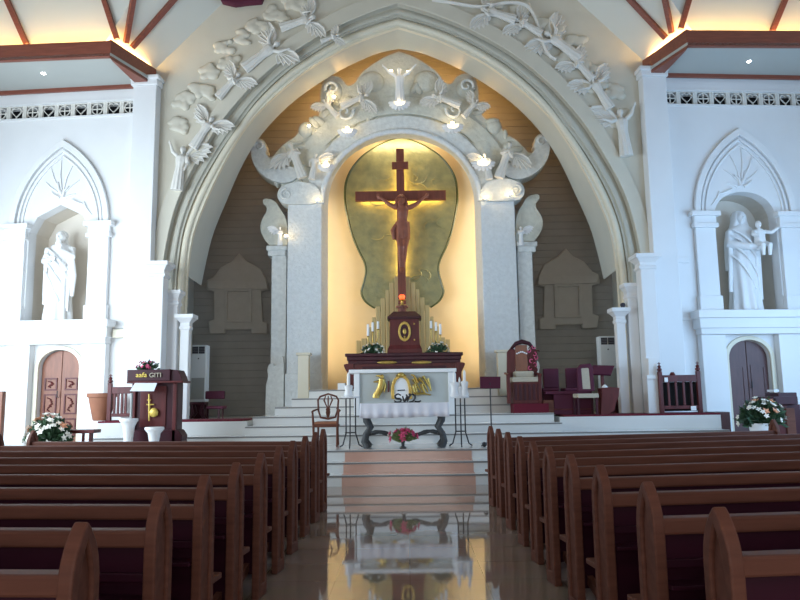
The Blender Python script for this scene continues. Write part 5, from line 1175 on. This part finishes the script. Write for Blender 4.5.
# ---- music stand
Ys = 12.75; c = P(490, 383, Ys); t = thing('music_stand', 'thin black pole music stand with a maroon desk right of the altar', 'music stand', (c.x, Ys, 3*k))
b = MB(); b.slab(P(480, 388, Ys-.05), P(500.5, 388, Ys-.05), P(500.5, 376.5, Ys+.10), P(480, 376.5, Ys+.10), (0, .015, -.01)); b.build('desk', 'maroon', t, bevel=.003)
b = MB(); b.tube([(c.x, Ys, 3*k+.02), (c.x, Ys, c.z-.03), (c.x, Ys+.02, c.z)], .012, 8); b.build('pole', 'iron', t, smooth=True)
for a in (0.6, 2.7, 4.8): b = MB(); b.tube([(c.x, Ys, 3*k+.12), (c.x+.2*cos(a), Ys+.2*sin(a), 3*k+.01)], .01, 6); b.build('leg', 'iron', t, smooth=True)
# small dark microphone bases on the platform edge
b = MB(); c = P(483, 440, 12.9); b.ell((c.x, 12.7, 3*k+.045), (.045, .04, .045), 10, 7); tag(b.build('floor_knob', 'iron', smooth=True), 'tiny black round object on the top step near the right pews', 'knob')
# ---- left maroon chair beside the air conditioner
t = thing('maroon_chair', 'maroon upholstered chair right of the left air conditioner', 'chair', (X(215, 405, 16.0), 16.1, PL)); part('backrest', 'maroon', t, 205, 224, 391, 404, 16.05, .12, PL+.45, .02); part('seat', 'maroon', t, 206, 223, 406, 409, 15.7, .36, None, .02)
for u in (207, 222):
    for y in (15.72, 16.05): b = MB(); x = X(u, 410, 16); b.box(x-.02, x+.02, y, y+.04, PL, Z(214, 409, 15.7)+.005); b.build('leg', 'darkwood', t)
t = thing('dark_stool', 'dark curved wooden stool under the left air conditioner', 'stool', (X(194, 410, 15.9), 15.9, PL)); part('top', 'darkwood', t, 188, 204, 402, 405, 15.7, .36)
for u, q in ((190, 1), (202, -1)):
    for y in (15.75, 16.0): b = MB(); x = X(u, 410, 15.7); b.tube([(x-.05*q, y, PL+.01), (x+.05*q, y, PL+.15), (x, y, Z(196, 405, 15.7)+.01)], [.025, .03, .03], 7); b.build('leg', 'darkwood', t, smooth=True)
# ---- bishop throne on its dais
Yt = 15.0; zd = PL+.22
t = thing('throne_dais', 'low maroon carpeted dais under the carved throne', 'dais', (X(528, 408, 14.8), 15, CP)); part('step_block', 'carpet', t, 514, 549, 403.5, 413, 14.7, .5, CP); 
zd = Z(530, 403.5, 14.7)
t = thing('carved_throne', 'tall carved throne with red lace carving and tan seat on the right', 'throne', (X(524, 380, Yt), Yt, zd))
part('backrest_panel', 'doorwood', t, 515.5, 527.5, 345, 371, Yt+.32, .05, None, .01)
for u0, u1 in ((507, 515.5), (527.5, 537)):
    b = MB(); q = px([(u0, 398), (u0, 352), ((u0+u1)/2, 347 if u0 < 520 else 346), (u1, 350), (u1, 398)], Yt+.34); b.prism(q, Yt+.34, Yt+.4); b.build('side_wing', 'redwood', t, bevel=.01)
random.seed(9)
for i in range(14):
    u = random.uniform(529, 539); v = 347 + i*1.75; c = P(u, v, Yt+.31); b = MB(); a0 = random.uniform(0, 6); b.tube([(c.x+.035*cos(a0+j*.6), Yt+.31, c.z+.04*sin(a0+j*.6)) for j in range(8)], [.012]*8, 5); b.build('pierced_scroll', ('petalp', 'redwood')[i % 2], t, smooth=True)
b = MB(); cr5 = [P(u, v, Yt+.34) for u, v in ((511, 349), (516, 343.5), (522, 341.5), (529, 343.5), (534, 349))]; b.tube([(p.x, Yt+.34, p.z) for p in cr5], [.03, .045, .05, .045, .03], 8); b.build('crest', 'darkwood', t, smooth=True)
b = MB(); 
for j in range(6): c = P(517+j*1.9, 351.5+.8*abs(j-2.5), Yt+.30); b.ell((c.x, Yt+.31, c.z), (.022, .012, .018), 8, 5)
b.build('white_inlay', 'white', t)
part('seat', 'cream', t, 512, 541, 377, 382, Yt-.15, .5, None, .02); part('cushion', 'cream', t, 515, 534, 371, 378, Yt-.0, .33, None, .03)
part('seat_box', 'redwood', t, 513, 542, 382, 402, Yt-.14, .46, zd)
for j in range(6): part('front_slat', 'darkwood', t, 514.5+j*4.6, 517+j*4.6, 384, 400, Yt-.155, .02, None, .003)
for u in (508.5, 540):
    part('arm_post', 'redwood', t, u-1.5, u+2, 374, 402, Yt-.16, .07, zd); b = MB(); p0 = P(u, 375, Yt-.16); b.tube([(p0.x, Yt-.18, p0.z), (p0.x, Yt+.1, p0.z+.03), (p0.x, Yt+.34, p0.z+.05)], [.035, .028, .025], 8); b.build('armrest', 'redwood', t, smooth=True)
# ---- row of maroon seats
for (u0, u1, vt_, lab) in ((543.5, 559, 368.5, 'maroon high backed seat next to the carved throne'), (566, 579, 368, 'maroon high backed seat behind the cream backed chair')):
    Yc = 15.3; t = thing('clergy_seat', lab, 'chair', (X((u0+u1)/2, 400, Yc), Yc, CP)); part('backrest', 'maroon', t, u0, u1, vt_, 388, Yc+.1, .09, None, .02); part('seat', 'maroon', t, u0-1, u1+1, 388, 391, Yc-.3, .48, None, .02); part('seat_base', 'maroon', t, u0, u1, 391, 412, Yc-.28, .44, CP, .01)
t = thing('low_bench', 'low maroon bench with a tan end in front of the clergy seats', 'bench', (X(562, 405, 14.8), 14.8, CP)); part('bench_top', 'maroon', t, 546, 592, 391, 394, 14.72, .26, None, .01); part('front_board', 'maroon', t, 554, 591, 394, 409, 14.76, .03, None); part('end_board', 'pew', t, 544, 554, 400, 412, 14.74, .22, CP); part('foot_rail', 'redwood', t, 553, 592, 408.5, 410, 14.74, .03); part('plinth', 'maroon', t, 554, 592, 410, 413.5, 14.75, .2, CP)
# ---- chair with cream back panel, seen in front
Yc = 14.33; t = thing('upholstered_chair', 'dark framed chair with cream back panel beside the maroon seats', 'chair', (X(588, 400, Yc), Yc, CP))
b = MB(); o_ = px([(577.5, 391), (577, 368), (580, 364.5), (590, 363.5), (592.5, 367), (594.5, 391)], Yc+.05); i_ = px([(582.5, 389), (581, 369), (581.3, 368.3), (587.5, 367.8), (588.5, 368.5), (590.5, 389)], Yc+.05); b.holed(o_, [i_], Yc+.02, Yc+.08); b.build('back_frame', 'maroon', t, bevel=.008)
b = MB(); b.prism(i_, Yc+.03, Yc+.06); b.build('back_cushion', 'cream', t)
part('seat', 'cream', t, 577.5, 599, 393.5, 398, Yc-.0, .42, None, .02)
for u in (578.5, 597):
    for y in (Yc, Yc+.36): b = MB(); x = X(u, 400, Yc); b.box(x-.02, x+.02, y+.01, y+.05, CP, Z(588, 397, Yc)); b.build('leg', 'darkwood', t)
# ---- kneeling desk with tall reading desk
Yd = 14.33; t = thing('kneeling_desk', 'dark maroon wooden kneeling desk with flared foot on the right platform edge', 'desk', (X(607, 405, Yd), Yd, CP))
b = MB(); q = px([(599, 422), (601, 415), (602, 392), (601, 388), (611, 387), (619.5, 388), (619, 396), (616, 403), (615, 410), (609, 416), (612, 422)], Yd); b.prism([(x, max(z, CP)) for x, z in q], Yd, Yd+.3); b.build('side_panel', 'redwood', t, bevel=.01)
b = MB(); c = P(606.5, 390, Yd-.02); b.lathe([(.07, 0), (.05, .03), (.015, .06)], c.x, Yd+.1, 12, z0=Z(607, 387.5, Yd)); b.build('white_bell', 'white', t, smooth=True)
Yd2 = 14.85; t = thing('reading_desk', 'dark maroon reading desk on a post before the right air conditioner', 'lectern', (X(603, 370, Yd2), Yd2+.1, CP)); b = MB(); b.slab(P(592, 373.5, Yd2-.1), P(611, 374.5, Yd2-.1), P(614.5, 365.5, Yd2+.2), P(593, 365, Yd2+.2), (0, .03, -.03)); b.build('desk_top', 'maroon', t, bevel=.004); part('post', 'redwood', t, 602.5, 605.5, 374, 430, Yd2, .07, CP)
# ---- right organ console, bouquet, left flowers, stool rail, box
Yk = 12.9; t = thing('organ_console', 'dark wooden organ console with papers at the right edge', 'organ', (X(790, 410, Yk), Yk+.3, 3*k))
part('keyboard_shelf', 'darkwood', t, 773, 798, 396.5, 404.5, Yk, .6, None, .01); part('top_case', 'darkwood', t, 778, 797, 392.5, 397, Yk+.1, .45, None, .01); part('music_rail', 'redwood', t, 768, 776, 398, 401, Yk, .3); part('body', 'darkwood', t, 777, 802, 404.5, 446, Yk+.12, .45, 3*k); part('cheek', 'pew', t, 787, 796, 408, 440, Yk+.05, .06, 3*k)
part('skirt', 'redwood', t, 771, 788, 405, 430, Yk+.08, .3, 3*k)
b = MB(); bxp(b, 774, 779, 389.5, 391.8, Yk+.2, .25); tag(b.build('sheet_papers', 'paper'), 'white sheet papers lying on top of the organ console', 'paper')
for o_x in b.v: pass
c = P(763, 426, 12.55)
pt2 = mkpot(c.x, 12.6, 3*k, [(.14, 0), (.17, .04), (.20, .26), (.21, .36), (.19, .36)], 'white')
bouquet('bouquet of white and red flowers in a white pot at the right', (c.x, 12.6, 3*k), .46, .46, 520, 0, pot=pt2, sizes=(.06, .12), fl=(('petalw', 34, .055), ('petalc', 4, .075)), ry=.3, seed=51)
c = P(49, 442, 12.6)
pt3 = mkpot(c.x, 12.6, 3*k, [(.10, 0), (.12, .04), (.15, .14), (.16, .2), (.14, .2)], 'cloth')
bouquet('bouquet of white and peach flowers before the carved left door', (c.x, 12.6, 3*k), .42, .50, 480, 0, pot=pt3, sizes=(.06, .13), fl=(('petalw', 26, .07), ('petalc', 3, .09)), ry=.3, seed=52)
t = thing('low_table', 'small dark wooden rail table beside the left bouquet', 'table', (X(78, 436, 12.9), 12.9, 3*k)); part('top', 'redwood', t, 62, 94, 430, 433.5, 12.8, .3, None)
for u in (64, 82.5, 89.5): part('leg', 'redwood', t, u-1, u+1, 433, 450, 12.85, .05, 3*k, .004)
part('leg', 'redwood', t, 90, 92, 433, 450, 13.02, .05, 3*k, .004)
b = MB(); bxp(b, -12, 2, 391.5, 418, 12.9, .12, 3*k); tag(b.build('wooden_cabinet', 'doorwood', bevel=.01), 'orange brown wooden cabinet at the left edge below the ledge', 'cabinet')
t = thing('dark_cabinet', 'low dark brown cabinet between the right platform and door', 'cabinet', (X(722, 425, 14.4), 14.5, 3*k)); part('body', 'doordark', t, 715, 731, 412, 440, 14.35, .45, 3*k)
# small loudspeaker on the left wall, security camera on the right column
t = thing('wall_box', 'small beige box fixed to the wall above the pulpit', 'box', tuple(W(-1)(l_(121, 334)[0], -.1, l_(121, 334)[1]))); b = MB(W(-1)); a = l_(127, 338); c = l_(116, 330); b.box(a[0], c[0], -.16, -.002, a[1], c[1]); b.build('case', 'ridge', t, bevel=.01)
b = MB(); c = Vector((2*CX - P(185.5, 350, YW-.25).x + .08, YW-.3, Z(185.5, 315, YW-.25)+.05)); b.ell((c.x, c.y, c.z+.02), (.06, .05, .05), 12, 8); b.lathe([(.045, -.05), (.045, .0)], c.x, c.y, 12, z0=c.z); tag(b.build('dome_camera', 'acdark', smooth=True), 'small dark dome camera on the shortest right arch column', 'camera')
# ================================================================== CAMERA, LIGHT
cam = bpy.data.cameras.new('camera'); co = bpy.data.objects.new('camera', cam); COL.objects.link(co)
cam.sensor_fit = 'HORIZONTAL'; cam.sensor_width = 36; cam.lens = 36*FPX/800; cam.clip_start = .05; cam.clip_end = 200
co.matrix_world = Matrix.Translation(CAM) @ RC.to_4x4(); scene.camera = co
def area(name, loc, target, sx, sy, power, col):
    l = bpy.data.lights.new(name, 'AREA'); l.shape = 'RECTANGLE'; l.size = sx; l.size_y = sy; l.energy = power; l.color = col
    o = bpy.data.objects.new(name, l); COL.objects.link(o); o.location = loc
    o.rotation_euler = (Vector(target) - Vector(loc)).to_track_quat('-Z', 'Y').to_euler(); return o
def point(name, loc, power, col, r=.05):
    l = bpy.data.lights.new(name, 'POINT'); l.energy = power; l.color = col; l.shadow_soft_size = r
    o = bpy.data.objects.new(name, l); COL.objects.link(o); o.location = loc; return o
def spot(name, loc, target, power, col, ang=60, r=.05):
    l = bpy.data.lights.new(name, 'SPOT'); l.energy = power; l.color = col; l.spot_size = math.radians(ang); l.spot_blend = .6; l.shadow_soft_size = r
    o = bpy.data.objects.new(name, l); COL.objects.link(o); o.location = loc
    o.rotation_euler = (Vector(target) - Vector(loc)).to_track_quat('-Z', 'Y').to_euler(); return o
# daylight through the side window bays (left brighter than right)
area('daylight_left', (-10.0, 10.2, 3.4), (-5.5, 15.5, 4.8), 7, 4.2, 1080, (.72, .87, 1.0))
area('daylight_right', (10.0, 10.2, 3.4), (5.5, 15.5, 4.8), 7, 4.2, 540, (.36, .64, 1.0))
area('rear_fill', (0, -7.7, 3.0), (0, 10, 5.5), 9, 4.5, 470, (1.0, .97, .92))  # added fill from behind the camera, its source unseen
wd = bpy.data.worlds.new('sky'); scene.world = wd; wd.use_nodes = True
bg = wd.node_tree.nodes['Background']; bg.inputs['Color'].default_value = (.75, .86, 1, 1); bg.inputs['Strength'].default_value = .6
# warm lamps washing the altar niche, tucked behind its inner edges
for s in (-1, 1):
    area('niche_wash', (CX + s*(wb+.16), 18.12, 4.4), (CX + s*.9, 18.75, 4.4), .12, 4.6, 34, (1, .84, .58))
area('niche_top_wash', (CX, 18.12, Z(401, 140, 18.1)+.1), (CX, 18.7, Z(401, 160, 18.6)), 1.8, .1, 22, (1, .80, .5))
# warm lamps hidden behind the crown, glowing on the wall above it
for u, v, pw in ((352, 84, 26), (325, 98, 12), (304, 120, 2.5), (448, 84, 26), (476, 100, 12), (498, 120, 2.5), (385, 62, 10), (415, 62, 10)):
    point('crown_backlight', P(u, v+8, 18.2), pw*1.35, (1, .55, .17), .06)
# small warm lamps of the crown
for u, v, pw in ((399.5, 103, 2), (347.5, 128, 3.5), (452.5, 123, 3.5), (326, 163, 1.6), (483, 160, 3), (309, 124, 4), (334, 95, 4), (286, 233, 2), (318, 198, 1.5), (486, 195, 2.5), (510, 192, 2.5), (391, 69, .6), (408, 70, .6)):
    point('crown_lamp', P(u, v-1, YR-.34), pw, (1, .76, .42), .05)
vs_ = scene.view_settings; vs_.view_transform = 'Standard'; vs_.look = 'None'; vs_.gamma = 1; vs_.exposure = 0.0; vs_.use_curve_mapping = False
scene.cycles.use_denoising = True
scene.cycles.max_bounces = 8; scene.cycles.diffuse_bounces = 5; scene.cycles.sample_clamp_indirect = 6
